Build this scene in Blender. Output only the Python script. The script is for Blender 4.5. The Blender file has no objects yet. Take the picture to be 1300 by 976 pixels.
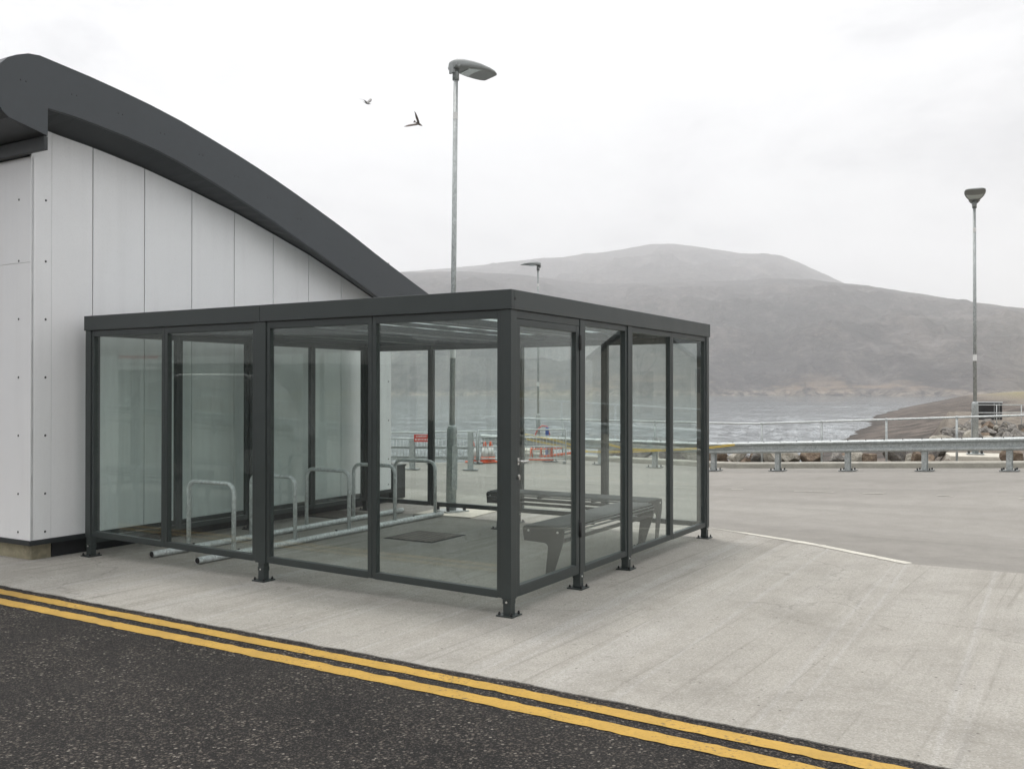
import bpy, bmesh, math, random
from mathutils import Vector, Matrix, noise

random.seed(11)
C = bpy.context.scene.collection
SC = bpy.context.scene
PI = math.pi
TH = 1.0323                                   # heading of the shelter's door side
AX = Vector((math.cos(TH), math.sin(TH)))     # along the door side, away from the street
BX = Vector((-math.sin(TH), math.cos(TH)))    # along the street side, towards the building
SH = Vector((-0.021, 6.716))                  # near corner of the shelter
BE = Vector((-4.53, 8.85))                    # near corner of the terminal building
GP = Vector((4.0, 18.8)); GD = Vector((.796, -.605)); GN = Vector((.605, .796))   # crash barrier line


def sm(x, a=0., b=1.):
    t = max(0., min(1., (x - a) / (b - a)))
    return t * t * (3 - 2 * t)


def guv(x, y):
    d = Vector((x, y)) - GP
    return d.dot(GD), d.dot(GN)


def gz(x, y):                                 # the yard rises gently along the quay
    u, v = guv(x, y)
    return .051 * min(max(0., u), 14) * sm(v, -6, -2)


def gpt(u, v):
    p = GP + GD * u + GN * v
    return p.x, p.y


# ------------------------------------------------------------------ mesh builder
class MB:
    def __init__(self):
        self.v = []; self.f = []; self.m = []; self.s = []

    def add(self, vs, fs, m=0, smooth=False):
        o = len(self.v)
        self.v += [tuple(p) for p in vs]
        for f in fs:
            self.f.append([i + o for i in f]); self.m.append(m); self.s.append(smooth)
        return self

    def box(self, x0, x1, y0, y1, z0, z1, m=0):
        vs = [(x, y, z) for z in (z0, z1) for y in (y0, y1) for x in (x0, x1)]
        return self.add(vs, [(0, 2, 3, 1), (4, 5, 7, 6), (0, 1, 5, 4), (2, 6, 7, 3), (0, 4, 6, 2), (1, 3, 7, 5)], m)

    def prism(self, poly, lo, hi, fn, m=0):
        """closed 2-D outline swept from lo to hi; fn(a, b, h) gives the point"""
        n = len(poly)
        vs = [fn(a, b, lo) for a, b in poly] + [fn(a, b, hi) for a, b in poly]
        fs = [tuple(range(n)), tuple(range(2 * n - 1, n - 1, -1))]
        fs += [(i, i + n, (i + 1) % n + n, (i + 1) % n) for i in range(n)]
        return self.add(vs, fs, m)

    def tube(self, pts, r, n=12, m=0, caps=True, radii=None):
        pts = [Vector(p) for p in pts]
        rings = []
        up = Vector((0, 0, 1))
        for i, p in enumerate(pts):
            t = (pts[min(i + 1, len(pts) - 1)] - pts[max(i - 1, 0)]).normalized()
            if i == 0:
                ref = up if abs(t.z) < .9 else Vector((1, 0, 0))
                s = t.cross(ref).normalized()
            else:
                s = (s - t * s.dot(t)).normalized()
            q = t.cross(s)
            rr = radii[i] if radii else r
            rings.append([p + s * rr * math.cos(2 * PI * k / n) + q * rr * math.sin(2 * PI * k / n) for k in range(n)])
        vs = [p for R in rings for p in R]
        fs = [(i * n + k, i * n + (k + 1) % n, (i + 1) * n + (k + 1) % n, (i + 1) * n + k)
              for i in range(len(rings) - 1) for k in range(n)]
        self.add(vs, fs, m, True)
        if caps:
            self.add(rings[0], [tuple(range(n - 1, -1, -1))], m)
            self.add(rings[-1], [tuple(range(n))], m)
        return self

    def cyl(self, x, y, z0, z1, r, n=16, m=0, r1=None):
        return self.tube([(x, y, z0), (x, y, z1)], r, n, m, True, [r, r if r1 is None else r1])

    def lathe(self, x, y, prof, n=24, m=0):
        return self.tube([(x, y, z) for r, z in prof], 1, n, m, True, [r for r, z in prof])

    def ball(self, c, r, m=0, sx=1, sy=1, sz=1, n=10):
        c = Vector(c); vs = []; fs = []
        for i in range(n + 1):
            a = PI * i / n
            for k in range(2 * n):
                p = PI * k / n
                vs.append((c.x + sx * r * math.sin(a) * math.cos(p), c.y + sy * r * math.sin(a) * math.sin(p), c.z + sz * r * math.cos(a)))
        for i in range(n):
            for k in range(2 * n):
                fs.append((i * 2 * n + k, (i + 1) * 2 * n + k, (i + 1) * 2 * n + (k + 1) % (2 * n), i * 2 * n + (k + 1) % (2 * n)))
        return self.add(vs, fs, m, True)

    def build(self, name, mats, parent=None, bevel=0., loc=None, rotz=0.):
        me = bpy.data.meshes.new(name)
        me.from_pydata(self.v, [], self.f)
        if not isinstance(mats, (list, tuple)):
            mats = [mats]
        for k in mats:
            me.materials.append(k)
        me.polygons.foreach_set('material_index', self.m)
        me.polygons.foreach_set('use_smooth', self.s)
        bm = bmesh.new(); bm.from_mesh(me)
        bmesh.ops.remove_doubles(bm, verts=bm.verts, dist=1e-6)
        bmesh.ops.recalc_face_normals(bm, faces=bm.faces)
        bm.to_mesh(me); bm.free()
        o = bpy.data.objects.new(name, me)
        C.objects.link(o)
        if parent:
            o.parent = parent
        if loc:
            o.location = loc
        o.rotation_euler.z = rotz
        if bevel:
            b = o.modifiers.new('edge', 'BEVEL'); b.width = bevel; b.segments = 2
            b.limit_method = 'ANGLE'; b.angle_limit = math.radians(50); b.harden_normals = False
        return o


def tag(o, label, cat, group=None):
    o['label'] = label; o['category'] = cat
    if group:
        o['group'] = group
    return o


def thing(name, label, cat, loc=(0, 0, 0), rotz=0, group=None):
    o = bpy.data.objects.new(name, None); o.empty_display_size = .2
    C.objects.link(o); o.location = loc; o.rotation_euler.z = rotz
    return tag(o, label, cat, group)


def struct(o, kind='structure'):
    o['kind'] = kind
    return o


def dup(root, loc, rotz, label=None, group=None):
    r = root.copy(); C.objects.link(r); r.location = loc; r.rotation_euler.z = rotz
    if label:
        r['label'] = label
    if group:
        r['group'] = group
    for ch in list(root.children):
        c = ch.copy(); C.objects.link(c); c.parent = r
        for g in list(ch.children):
            d = g.copy(); C.objects.link(d); d.parent = c
    return r


# ------------------------------------------------------------------ materials
class N:
    def __init__(self, name):
        self.mat = bpy.data.materials.new(name); self.mat.use_nodes = True
        self.nt = self.mat.node_tree; self.nt.nodes.clear()
        self.out = self.nt.nodes.new('ShaderNodeOutputMaterial')

    def n(self, t, **kw):
        nd = self.nt.nodes.new(t)
        for k, v in kw.items():
            setattr(nd, k, v)
        return nd

    def put(self, sock, v):
        if hasattr(v, 'is_output') or isinstance(v, bpy.types.NodeSocket):
            self.nt.links.new(v, sock)
        else:
            sock.default_value = v if not isinstance(v, tuple) or len(v) != 3 or sock.type != 'RGBA' else (*v, 1)

    def math(self, op, a, b=0., c=None, clamp=False):
        nd = self.n('ShaderNodeMath', operation=op, use_clamp=clamp)
        self.put(nd.inputs[0], a); self.put(nd.inputs[1], b)
        if c is not None:
            self.put(nd.inputs[2], c)
        return nd.outputs[0]

    def pos(self):
        return self.n('ShaderNodeNewGeometry').outputs['Position']

    def obj(self):
        return self.n('ShaderNodeTexCoord').outputs['Object']

    def map(self, vec, scale=(1, 1, 1), rot=(0, 0, 0), loc=(0, 0, 0)):
        if rot != (0, 0, 0) and scale != (1, 1, 1):          # turn first, then stretch
            vec = self.map(vec, rot=rot); rot = (0, 0, 0)
        nd = self.n('ShaderNodeMapping')
        self.put(nd.inputs['Vector'], vec)
        nd.inputs['Scale'].default_value = scale; nd.inputs['Rotation'].default_value = rot; nd.inputs['Location'].default_value = loc
        return nd.outputs[0]

    def noise(self, vec, scale, detail=4, rough=.55, dist=0.):
        nd = self.n('ShaderNodeTexNoise')
        self.put(nd.inputs['Vector'], vec)
        nd.inputs['Scale'].default_value = scale; nd.inputs['Detail'].default_value = detail
        nd.inputs['Roughness'].default_value = rough; nd.inputs['Distortion'].default_value = dist
        return nd.outputs[0]

    def voro(self, vec, scale, feature='F1', rnd=1.):
        nd = self.n('ShaderNodeTexVoronoi', feature=feature)
        self.put(nd.inputs['Vector'], vec); nd.inputs['Scale'].default_value = scale
        nd.inputs['Randomness'].default_value = rnd
        return nd

    def ramp(self, fac, stops, interp='LINEAR'):
        nd = self.n('ShaderNodeValToRGB'); cr = nd.color_ramp; cr.interpolation = interp
        while len(cr.elements) < len(stops):
            cr.elements.new(.5)
        for e, (p, c) in zip(cr.elements, stops):
            e.position = p
            e.color = (*c, 1) if isinstance(c, tuple) else (c, c, c, 1)
        self.put(nd.inputs[0], fac)
        return nd.outputs[0]

    def mix(self, f, a, b, blend='MIX'):
        nd = self.n('ShaderNodeMix', data_type='RGBA', blend_type=blend)
        self.put(nd.inputs[0], f); self.put(nd.inputs[6], a); self.put(nd.inputs[7], b)
        return nd.outputs[2]

    def bump(self, h, strength=.3, dist=.01, normal=None):
        nd = self.n('ShaderNodeBump')
        self.put(nd.inputs['Height'], h)
        nd.inputs['Strength'].default_value = strength; nd.inputs['Distance'].default_value = dist
        if normal is not None:
            self.put(nd.inputs['Normal'], normal)
        return nd.outputs[0]

    def bsdf(self, col, rough=.6, metal=0., normal=None, spec=.5, link=True):
        nd = self.n('ShaderNodeBsdfPrincipled')
        self.put(nd.inputs['Base Color'], col); self.put(nd.inputs['Roughness'], rough)
        self.put(nd.inputs['Metallic'], metal); self.put(nd.inputs['Specular IOR Level'], spec)
        if normal is not None:
            self.put(nd.inputs['Normal'], normal)
        if link:
            self.nt.links.new(nd.outputs[0], self.out.inputs[0])
        return nd


def simple(name, col, rough=.5, metal=0., var=.12, scale=8., bump=0., spec=.5):
    k = N(name); p = k.obj()
    a = k.noise(p, scale, 6, .6)
    b = k.noise(p, scale * 9, 3, .6)
    f = k.math('ADD', k.math('MULTIPLY', a, .7), k.math('MULTIPLY', b, .3))
    lo = tuple(max(0, c * (1 - var)) for c in col); hi = tuple(min(1, c * (1 + var)) for c in col)
    cc = k.ramp(f, [(.3, lo), (.7, hi)])
    rr = k.math('ADD', k.math('MULTIPLY', a, .2), rough - .1)
    nm = k.bump(b, bump, .004) if bump else None
    k.bsdf(cc, rr, metal, nm, spec)
    return k.mat


def m_concrete():
    k = N('concrete'); p = k.pos()
    loc = k.map(p, rot=(0, 0, -TH))                          # x along the brushed lanes
    big = k.noise(p, .45, 5, .6)
    mid = k.noise(p, 2.6, 6, .65)
    fine = k.noise(p, 70, 3, .7)
    lanes = k.noise(k.map(p, (.12, 2.4, 1), (0, 0, -TH)), 1.0, 5, .6, .15)
    broom = k.noise(k.map(p, (.9, 42, 1), (0, 0, -TH)), 1.0, 4, .7)
    col = k.ramp(big, [(.3, (.312, .298, .265)), (.55, (.358, .343, .308)), (.75, (.385, .372, .340))])
    col = k.mix(.45, col, k.ramp(mid, [(.28, (.245, .232, .205)), (.5, (.335, .317, .278)), (.72, (.40, .384, .346))]))
    col = k.mix(k.ramp(lanes, [(.50, 0.), (.68, .30)]), col, (.445, .437, .415))
    col = k.mix(k.ramp(lanes, [(.27, .40), (.44, 0.)]), col, (.225, .207, .177))
    col = k.mix(k.ramp(broom, [(.3, .24), (.55, 0.)]), col, (.22, .205, .185))
    gate = k.ramp(k.noise(k.map(p, loc=(9, 4, 0)), .55, 4, .6), [(.42, 0.), (.55, 1.)])
    tyre = k.noise(k.map(p, (.035, 2.6, 1), (0, 0, -TH + .05), (3, 1, 0)), 1., 4, .5, .25)
    col = k.mix(k.math('MULTIPLY', gate, k.ramp(tyre, [(.472, 0.), (.492, .55), (.497, .15), (.56, 0.)])), col, (.165, .152, .128))
    tyr2 = k.noise(k.map(p, (.03, 2.1, 1), (0, 0, -TH - .02), (7, 2, 0)), 1., 3, .5, .25)
    col = k.mix(k.ramp(tyr2, [(.54, 0.), (.57, .3), (.60, 0.)]), col, (.46, .455, .44))
    # damp and oily patches
    st = k.noise(k.map(p, loc=(5, 2, 0)), .8, 8, .74, .5)
    col = k.mix(k.ramp(st, [(.50, 0.), (.70, .62)]), col, (.19, .178, .155))
    blot = k.noise(k.map(p, loc=(1, 7, 0)), 11, 6, .75, .3)
    col = k.mix(k.ramp(blot, [(.30, .5), (.46, 0.)]), col, (.215, .20, .172))
    grit = k.voro(k.map(p, loc=(2, 1, 0)), 130); sg = k.n('ShaderNodeSeparateColor'); k.put(sg.inputs[0], grit.outputs['Color'])
    col = k.mix(k.math('MULTIPLY', k.math('GREATER_THAN', sg.outputs[0], .76), .34), col, (.175, .162, .14))
    col = k.mix(k.math('MULTIPLY', k.math('LESS_THAN', sg.outputs[0], .14), .26), col, (.50, .49, .465))
    drip = k.noise(k.map(p, loc=(4, 8, 0)), 3.1, 5, .6, .6)
    col = k.mix(k.ramp(drip, [(.66, 0.), (.70, .42), (.80, .55)]), col, (.15, .14, .12))
    crk = k.n('ShaderNodeTexVoronoi', feature='DISTANCE_TO_EDGE'); wob = k.n('ShaderNodeVectorMath', operation='ADD')
    nz_ = k.n('ShaderNodeTexNoise'); k.put(nz_.inputs['Vector'], p); nz_.inputs['Scale'].default_value = 1.6; nz_.inputs['Detail'].default_value = 6
    k.put(wob.inputs[0], p); k.put(wob.inputs[1], nz_.outputs[1]); k.put(crk.inputs['Vector'], wob.outputs[0]); crk.inputs['Scale'].default_value = .24
    col = k.mix(k.math('MULTIPLY', k.ramp(crk.outputs['Distance'], [(.0012, .34), (.0026, 0.)]), k.ramp(big, [(.45, 0.), (.5, 1.)])), col, (.09, .082, .07))
    # pits and grit
    pit = k.voro(p, 55).outputs['Distance']
    sel = k.noise(p, 9, 3, .6)
    pm = k.math('MULTIPLY', k.ramp(pit, [(.07, 1.), (.13, 0.)]), k.ramp(sel, [(.5, 0.), (.6, 1.)]))
    col = k.mix(k.math('MULTIPLY', pm, .8), col, (.09, .085, .08))
    pit2 = k.voro(k.map(p, loc=(.3, .7, 0)), 9).outputs['Distance']
    col = k.mix(k.ramp(pit2, [(.05, .8), (.085, 0.)]), col, (.08, .07, .06))
    col = k.mix(k.ramp(fine, [(.35, .35), (.62, 0.)]), col, (.18, .168, .15))
    h = k.math('ADD', k.math('MULTIPLY', broom, .5), k.math('SUBTRACT', fine, k.math('MULTIPLY', pm, .8)))
    k.bsdf(col, .88, 0, k.bump(h, .5, .004), .3)
    return k.mat


def m_asphalt():
    k = N('asphalt'); p = k.pos()
    big = k.noise(p, .7, 5, .6)
    cell = k.voro(k.map(p, (1, 1, 1), (0, 0, .4)), 52)
    chip = cell.outputs['Color']; dist = cell.outputs['Distance']
    sep = k.n('ShaderNodeSeparateColor'); k.put(sep.inputs[0], chip)
    base = k.ramp(big, [(.3, (.017, .0165, .016)), (.7, (.033, .031, .029))])
    worn = k.ramp(k.noise(p, 1.5, 6, .7), [(.36, .92), (.46, .56), (.62, .26)])
    pick = k.math('GREATER_THAN', k.math('SUBTRACT', sep.outputs[0], k.math('MULTIPLY', worn, .35)), k.math('MULTIPLY', worn, .98))
    stone = k.ramp(sep.outputs[1], [(0., (.05, .044, .039)), (.4, (.10, .085, .072)), (.8, (.16, .142, .122)), (1., (.29, .265, .232))])
    mask = k.math('MULTIPLY', pick, k.ramp(dist, [(.3, 1.), (.5, 0.)]))
    col = k.mix(k.math('MULTIPLY', mask, .85), base, stone)
    c2 = k.voro(k.map(p, loc=(.4, .1, 0)), 150)
    s2 = k.n('ShaderNodeSeparateColor'); k.put(s2.inputs[0], c2.outputs['Color'])
    col = k.mix(k.math('MULTIPLY', k.math('GREATER_THAN', s2.outputs[0], .84), .5), col, (.115, .10, .088))
    col = k.mix(k.math('MULTIPLY', k.math('LESS_THAN', s2.outputs[0], .3), .6), col, (.012, .012, .012))
    h = k.math('ADD', k.ramp(dist, [(.0, 1.), (.55, 0.)]), k.math('MULTIPLY', s2.outputs[0], .4))
    k.bsdf(col, .9, 0, k.bump(h, .75, .007), .12)
    return k.mat


def m_backroad():
    k = N('worn_surface'); p = k.pos()
    q = k.map(p, (.3, 1.2, 1), (0, 0, .54))
    big = k.noise(q, .45, 6, .6, .5)
    mid = k.noise(p, 3.2, 6, .7)
    col = k.ramp(big, [(.3, (.205, .193, .172)), (.5, (.262, .248, .224)), (.68, (.315, .30, .272))])
    col = k.mix(.35, col, k.ramp(mid, [(.3, (.16, .15, .136)), (.7, (.315, .30, .272))]))
    tr = k.noise(k.map(p, (.04, 1.6, 1), (0, 0, .60)), 1., 4, .6, .6)
    col = k.mix(k.ramp(tr, [(.55, 0.), (.70, .38)]), col, (.15, .142, .13))
    fine = k.noise(p, 45, 3, .7)
    col = k.mix(k.ramp(fine, [(.35, .3), (.65, 0.)]), col, (.16, .15, .135))
    k.bsdf(col, .85, 0, k.bump(fine, .4, .004), .35)
    return k.mat


def m_paint(name, col, wear, lo=.40):
    k = N(name); p = k.pos()
    a = k.noise(p, 2.2, 6, .75); b = k.noise(p, 46, 4, .7)
    f = k.math('ADD', k.math('MULTIPLY', a, .45), k.math('MULTIPLY', b, .55))
    c = k.mix(k.ramp(k.noise(p, 5, 5, .6), [(.35, 0.), (.7, 1.)]), tuple(x * .8 for x in col), col)
    c = k.mix(k.ramp(b, [(.3, .5), (.52, 0.)]), c, tuple(x * .55 for x in col))
    c = k.mix(k.ramp(k.noise(k.map(p, (1, 1, 1)), 1.1, 6, .7), [(.5, 0.), (.7, .4)]), c, tuple(x * .5 + .03 for x in col))
    worn = k.ramp(f, [(lo - .03, 1.), (lo + .03, 0.)])
    c = k.mix(k.math('MULTIPLY', worn, wear), c, (.06, .057, .05))
    k.bsdf(c, .7, 0, k.bump(b, .5, .003), .4)
    return k.mat


def m_glass(tint=(.968, .992, .983)):
    k = N('safety_glass')
    g = k.n('ShaderNodeNewGeometry')
    dot = k.n('ShaderNodeVectorMath', operation='DOT_PRODUCT')
    k.put(dot.inputs[0], g.outputs['Incoming']); k.put(dot.inputs[1], g.outputs['Normal'])
    c = k.math('ABSOLUTE', dot.outputs['Value'])
    fr = k.math('MULTIPLY_ADD', k.math('POWER', k.math('SUBTRACT', 1., c), 5.), .93, .042)
    tr = k.n('ShaderNodeBsdfTransparent'); 
    dirt = k.noise(k.obj(), 3.5, 5, .6)
    k.put(tr.inputs[0], k.mix(k.ramp(dirt, [(.4, 0.), (.75, .35)]), tint, tuple(x * .97 for x in tint)))
    gl = k.n('ShaderNodeBsdfGlossy'); gl.inputs['Roughness'].default_value = .0; k.put(gl.inputs[0], (.93, .97, .95))
    mx = k.n('ShaderNodeMixShader')
    k.put(mx.inputs[0], fr); k.put(mx.inputs[1], tr.outputs[0]); k.put(mx.inputs[2], gl.outputs[0])
    # a light film of salt and dust on the panes
    film = k.n('ShaderNodeBsdfDiffuse'); k.put(film.inputs[0], (.55, .57, .56))
    m2 = k.n('ShaderNodeMixShader')
    run = k.noise(k.map(k.obj(), (9, 9, .7)), 1.3, 6, .7, .2); spray = k.noise(k.obj(), 60, 3, .6)
    salt = k.math('MULTIPLY', k.ramp(run, [(.48, 0.), (.75, .06)]), k.ramp(spray, [(.4, .3), (.65, 1.)]))
    k.put(m2.inputs[0], k.math('ADD', k.ramp(dirt, [(.3, .003), (.8, .014)]), salt)); k.put(m2.inputs[1], mx.outputs[0]); k.put(m2.inputs[2], film.outputs[0])
    k.nt.links.new(m2.outputs[0], k.out.inputs[0])
    return k.mat


def m_roofsheet():
    k = N('roof_sheet'); p = k.obj()
    b = k.bsdf(k.ramp(k.noise(p, 3, 4), [(.3, (.15, .16, .16)), (.7, (.21, .22, .22))]), .35)
    t = k.n('ShaderNodeBsdfTranslucent'); k.put(t.inputs[0], (.42, .45, .45))
    a = k.n('ShaderNodeAddShader'); k.put(a.inputs[0], b.outputs[0]); k.put(a.inputs[1], t.outputs[0])
    k.nt.links.new(a.outputs[0], k.out.inputs[0])
    return k.mat


def m_galv(name='galvanised_steel', col=(.41, .435, .43)):
    k = N(name); p = k.obj()
    v = k.voro(k.map(p, (1, 1, .6)), 60); s = k.n('ShaderNodeSeparateColor'); k.put(s.inputs[0], v.outputs['Color'])
    f = k.math('ADD', k.math('MULTIPLY', s.outputs[0], .4), k.math('MULTIPLY', k.noise(p, 7, 6, .65), .6))
    c = k.ramp(f, [(.25, tuple(x * .72 for x in col)), (.75, tuple(x * 1.18 for x in col))])
    k.bsdf(c, k.math('MULTIPLY_ADD', f, .25, .32), .3, k.bump(k.noise(p, 25, 3), .08, .003))
    return k.mat


def m_cladding():
    k = N('white_cladding'); p = k.obj()
    a = k.noise(p, .8, 5, .6); streak = k.noise(k.map(p, (7, 7, .35)), 1.2, 5, .65)
    c = k.ramp(a, [(.3, (.74, .745, .75)), (.7, (.80, .805, .805))])
    c = k.mix(k.ramp(streak, [(.5, 0.), (.8, .18)]), c, (.55, .55, .545))
    sp = k.noise(p, 90, 2)
    c = k.mix(k.ramp(sp, [(.3, .12), (.5, 0.)]), c, (.5, .5, .5))
    k.bsdf(c, .42, 0, k.bump(a, .05, .01), .4)
    return k.mat


def m_water():
    k = N('sea_water'); p = k.pos()
    a = k.noise(k.map(p, (.55, .13, 1), (0, 0, .05)), 1., 4, .6, .2)
    b = k.noise(k.map(p, (1.5, .42, 1), (0, 0, -.06)), 1., 4, .6, .2)
    sw = k.noise(k.map(p, (.03, .05, 1), (0, 0, .1)), 1., 4, .55)
    big = k.noise(k.map(p, (.25, 1, 1)), .018, 5, .6)
    h = k.math('ADD', k.math('MULTIPLY', a, 1.0), k.math('ADD', k.math('MULTIPLY', b, .35), k.math('MULTIPLY', sw, 2.)))
    col = k.ramp(big, [(.3, (.11, .132, .14)), (.7, (.16, .182, .19))])
    col = k.mix(k.ramp(b, [(.62, 0.), (.70, .8)]), col, (.5, .52, .53))       # small breaking crests
    k.bsdf(col, k.ramp(big, [(.3, .05), (.7, .12)]), 0, k.bump(h, 1., .35), .5)
    return k.mat


def m_hill():
    k = N('heather_hill'); p = k.pos()
    a = k.noise(p, .006, 7, .62, .3); b = k.noise(p, .03, 6, .68); c_ = k.noise(p, .0022, 4, .6)
    d = k.noise(p, .11, 5, .7)
    sep = k.n('ShaderNodeSeparateXYZ'); k.put(sep.inputs[0], p); z = sep.outputs[2]
    col = k.ramp(a, [(.28, (.026, .023, .023)), (.45, (.052, .045, .044)), (.6, (.080, .069, .064)), (.75, (.128, .110, .102))])
    col = k.mix(k.ramp(b, [(.38, .75), (.58, 0.)]), col, (.022, .022, .02))
    col = k.mix(k.ramp(d, [(.38, .8), (.52, 0.)]), col, (.014, .013, .012))
    col = k.mix(k.ramp(d, [(.56, 0.), (.68, .5)]), col, (.20, .17, .14))
    gul = k.noise(k.map(p, (1., .22, .4)), .013, 6, .62, .4)                      # burns and gullies running down the slope
    col = k.mix(k.ramp(gul, [(.36, .75), (.48, 0.)]), col, (.020, .018, .018))
    col = k.mix(k.ramp(gul, [(.55, 0.), (.70, .65)]), col, (.140, .120, .109))
    rock = k.math('MULTIPLY', k.ramp(b, [(.57, 0.), (.66, .6)]), k.ramp(c_, [(.42, 0.), (.6, 1.)]))
    col = k.mix(rock, col, (.17, .16, .155))
    low = k.math('MULTIPLY', k.ramp(k.math('MULTIPLY', z, .035), [(.05, 1.), (.75, 0.)]), k.ramp(k.noise(k.map(p, (1, 1, 9), loc=(80, 20, 0)), .007, 6, .65), [(.52, 0.), (.58, .9)]))
    col = k.mix(low, col, (.20, .145, .10))
    sh = k.ramp(k.math('MULTIPLY_ADD', z, .1, .45), [(.0, 1.), (.35, .9), (.75, 0.)])
    col = k.mix(k.math('MULTIPLY', sh, .7), col, k.ramp(d, [(.42, (.022, .02, .018)), (.58, (.26, .22, .18))]))
    h = k.math('ADD', k.math('MULTIPLY', a, 22.), k.math('MULTIPLY', b, 7.))
    k.bsdf(col, .95, 0, k.bump(h, .9, 1.), .1)
    return k.mat


def m_shore():
    k = N('shingle_shore'); p = k.pos()
    sep = k.n('ShaderNodeSeparateXYZ'); k.put(sep.inputs[0], p); z = sep.outputs[2]
    a = k.noise(p, .35, 7, .65); b = k.noise(p, 3.2, 5, .7); w = k.noise(k.map(p, (.06, .5, 1), (0, 0, .5)), 1., 6, .65, .5)
    v = k.voro(p, 3.5).outputs['Distance']
    col = k.ramp(a, [(.3, (.085, .070, .058)), (.55, (.145, .118, .098)), (.75, (.21, .175, .148))])
    col = k.mix(k.ramp(b, [(.35, .5), (.6, 0.)]), col, (.09, .07, .058))
    col = k.mix(k.ramp(w, [(.46, 0.), (.55, .9)]), col, (.032, .027, .022))
    zz = k.math('ADD', z, k.math('MULTIPLY', k.math('SUBTRACT', a, .5), 1.3))
    wet = k.ramp(k.math('MULTIPLY_ADD', zz, .2, .9), [(.05, 1.), (.22, 0.)])
    col = k.mix(k.math('MULTIPLY', wet, .85), col, (.035, .030, .025))
    near = k.ramp(k.math('MULTIPLY_ADD', z, .5, .3), [(.1, 0.), (.3, .85)])
    peb = k.ramp(b, [(.3, (.085, .07, .055)), (.5, (.175, .15, .12)), (.7, (.32, .285, .235))])
    col = k.mix(near, col, peb)
    ln = k.n('ShaderNodeVectorMath', operation='LENGTH'); k.put(ln.inputs[0], p)
    far = k.ramp(k.math('MULTIPLY', ln.outputs['Value'], .01), [(.55, 0.), (.8, 1.)])
    gr = k.math('MULTIPLY', far, k.ramp(k.math('MULTIPLY_ADD', zz, .4, .3), [(.3, 0.), (.55, 1.)]))
    col = k.mix(gr, col, k.ramp(a, [(.35, (.16, .135, .06)), (.65, (.23, .20, .10))]))
    k.bsdf(col, .85, 0, k.bump(k.math('ADD', b, v), .8, .12), .3)
    return k.mat


def m_rock(name, lo, mid, hi):
    k = N(name); p = k.obj()
    a = k.noise(p, 2.6, 7, .68, .5); b = k.noise(p, 14, 5, .7); c2 = k.noise(k.map(p, (1, 1, 5), (.5, .3, 0)), 2.2, 4, .6)
    col = k.ramp(a, [(.3, lo), (.5, mid), (.7, hi)])
    col = k.mix(k.ramp(b, [(.35, .5), (.55, 0.)]), col, tuple(x * .45 for x in lo))
    col = k.mix(k.ramp(c2, [(.56, 0.), (.7, .4)]), col, (.36, .29, .17))
    h = k.math('ADD', a, k.math('MULTIPLY', b, .5))
    k.bsdf(col, .85, 0, k.bump(h, .8, .06), .3)
    return k.mat


def m_grate():
    k = N('iron_cover'); p = k.obj()
    q = k.map(p, (1, 1, 1), (0, 0, PI / 4))
    ck = k.n('ShaderNodeTexChecker'); k.put(ck.inputs['Vector'], q); ck.inputs['Scale'].default_value = 17
    a = k.noise(p, 6, 5, .65)
    col = k.mix(ck.outputs['Fac'], k.ramp(a, [(.3, (.05, .043, .036)), (.7, (.09, .075, .06))]), k.ramp(a, [(.3, (.14, .12, .10)), (.7, (.22, .19, .16))]))
    k.bsdf(col, .7, .2, k.bump(ck.outputs['Fac'], .7, .006))
    return k.mat


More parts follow.
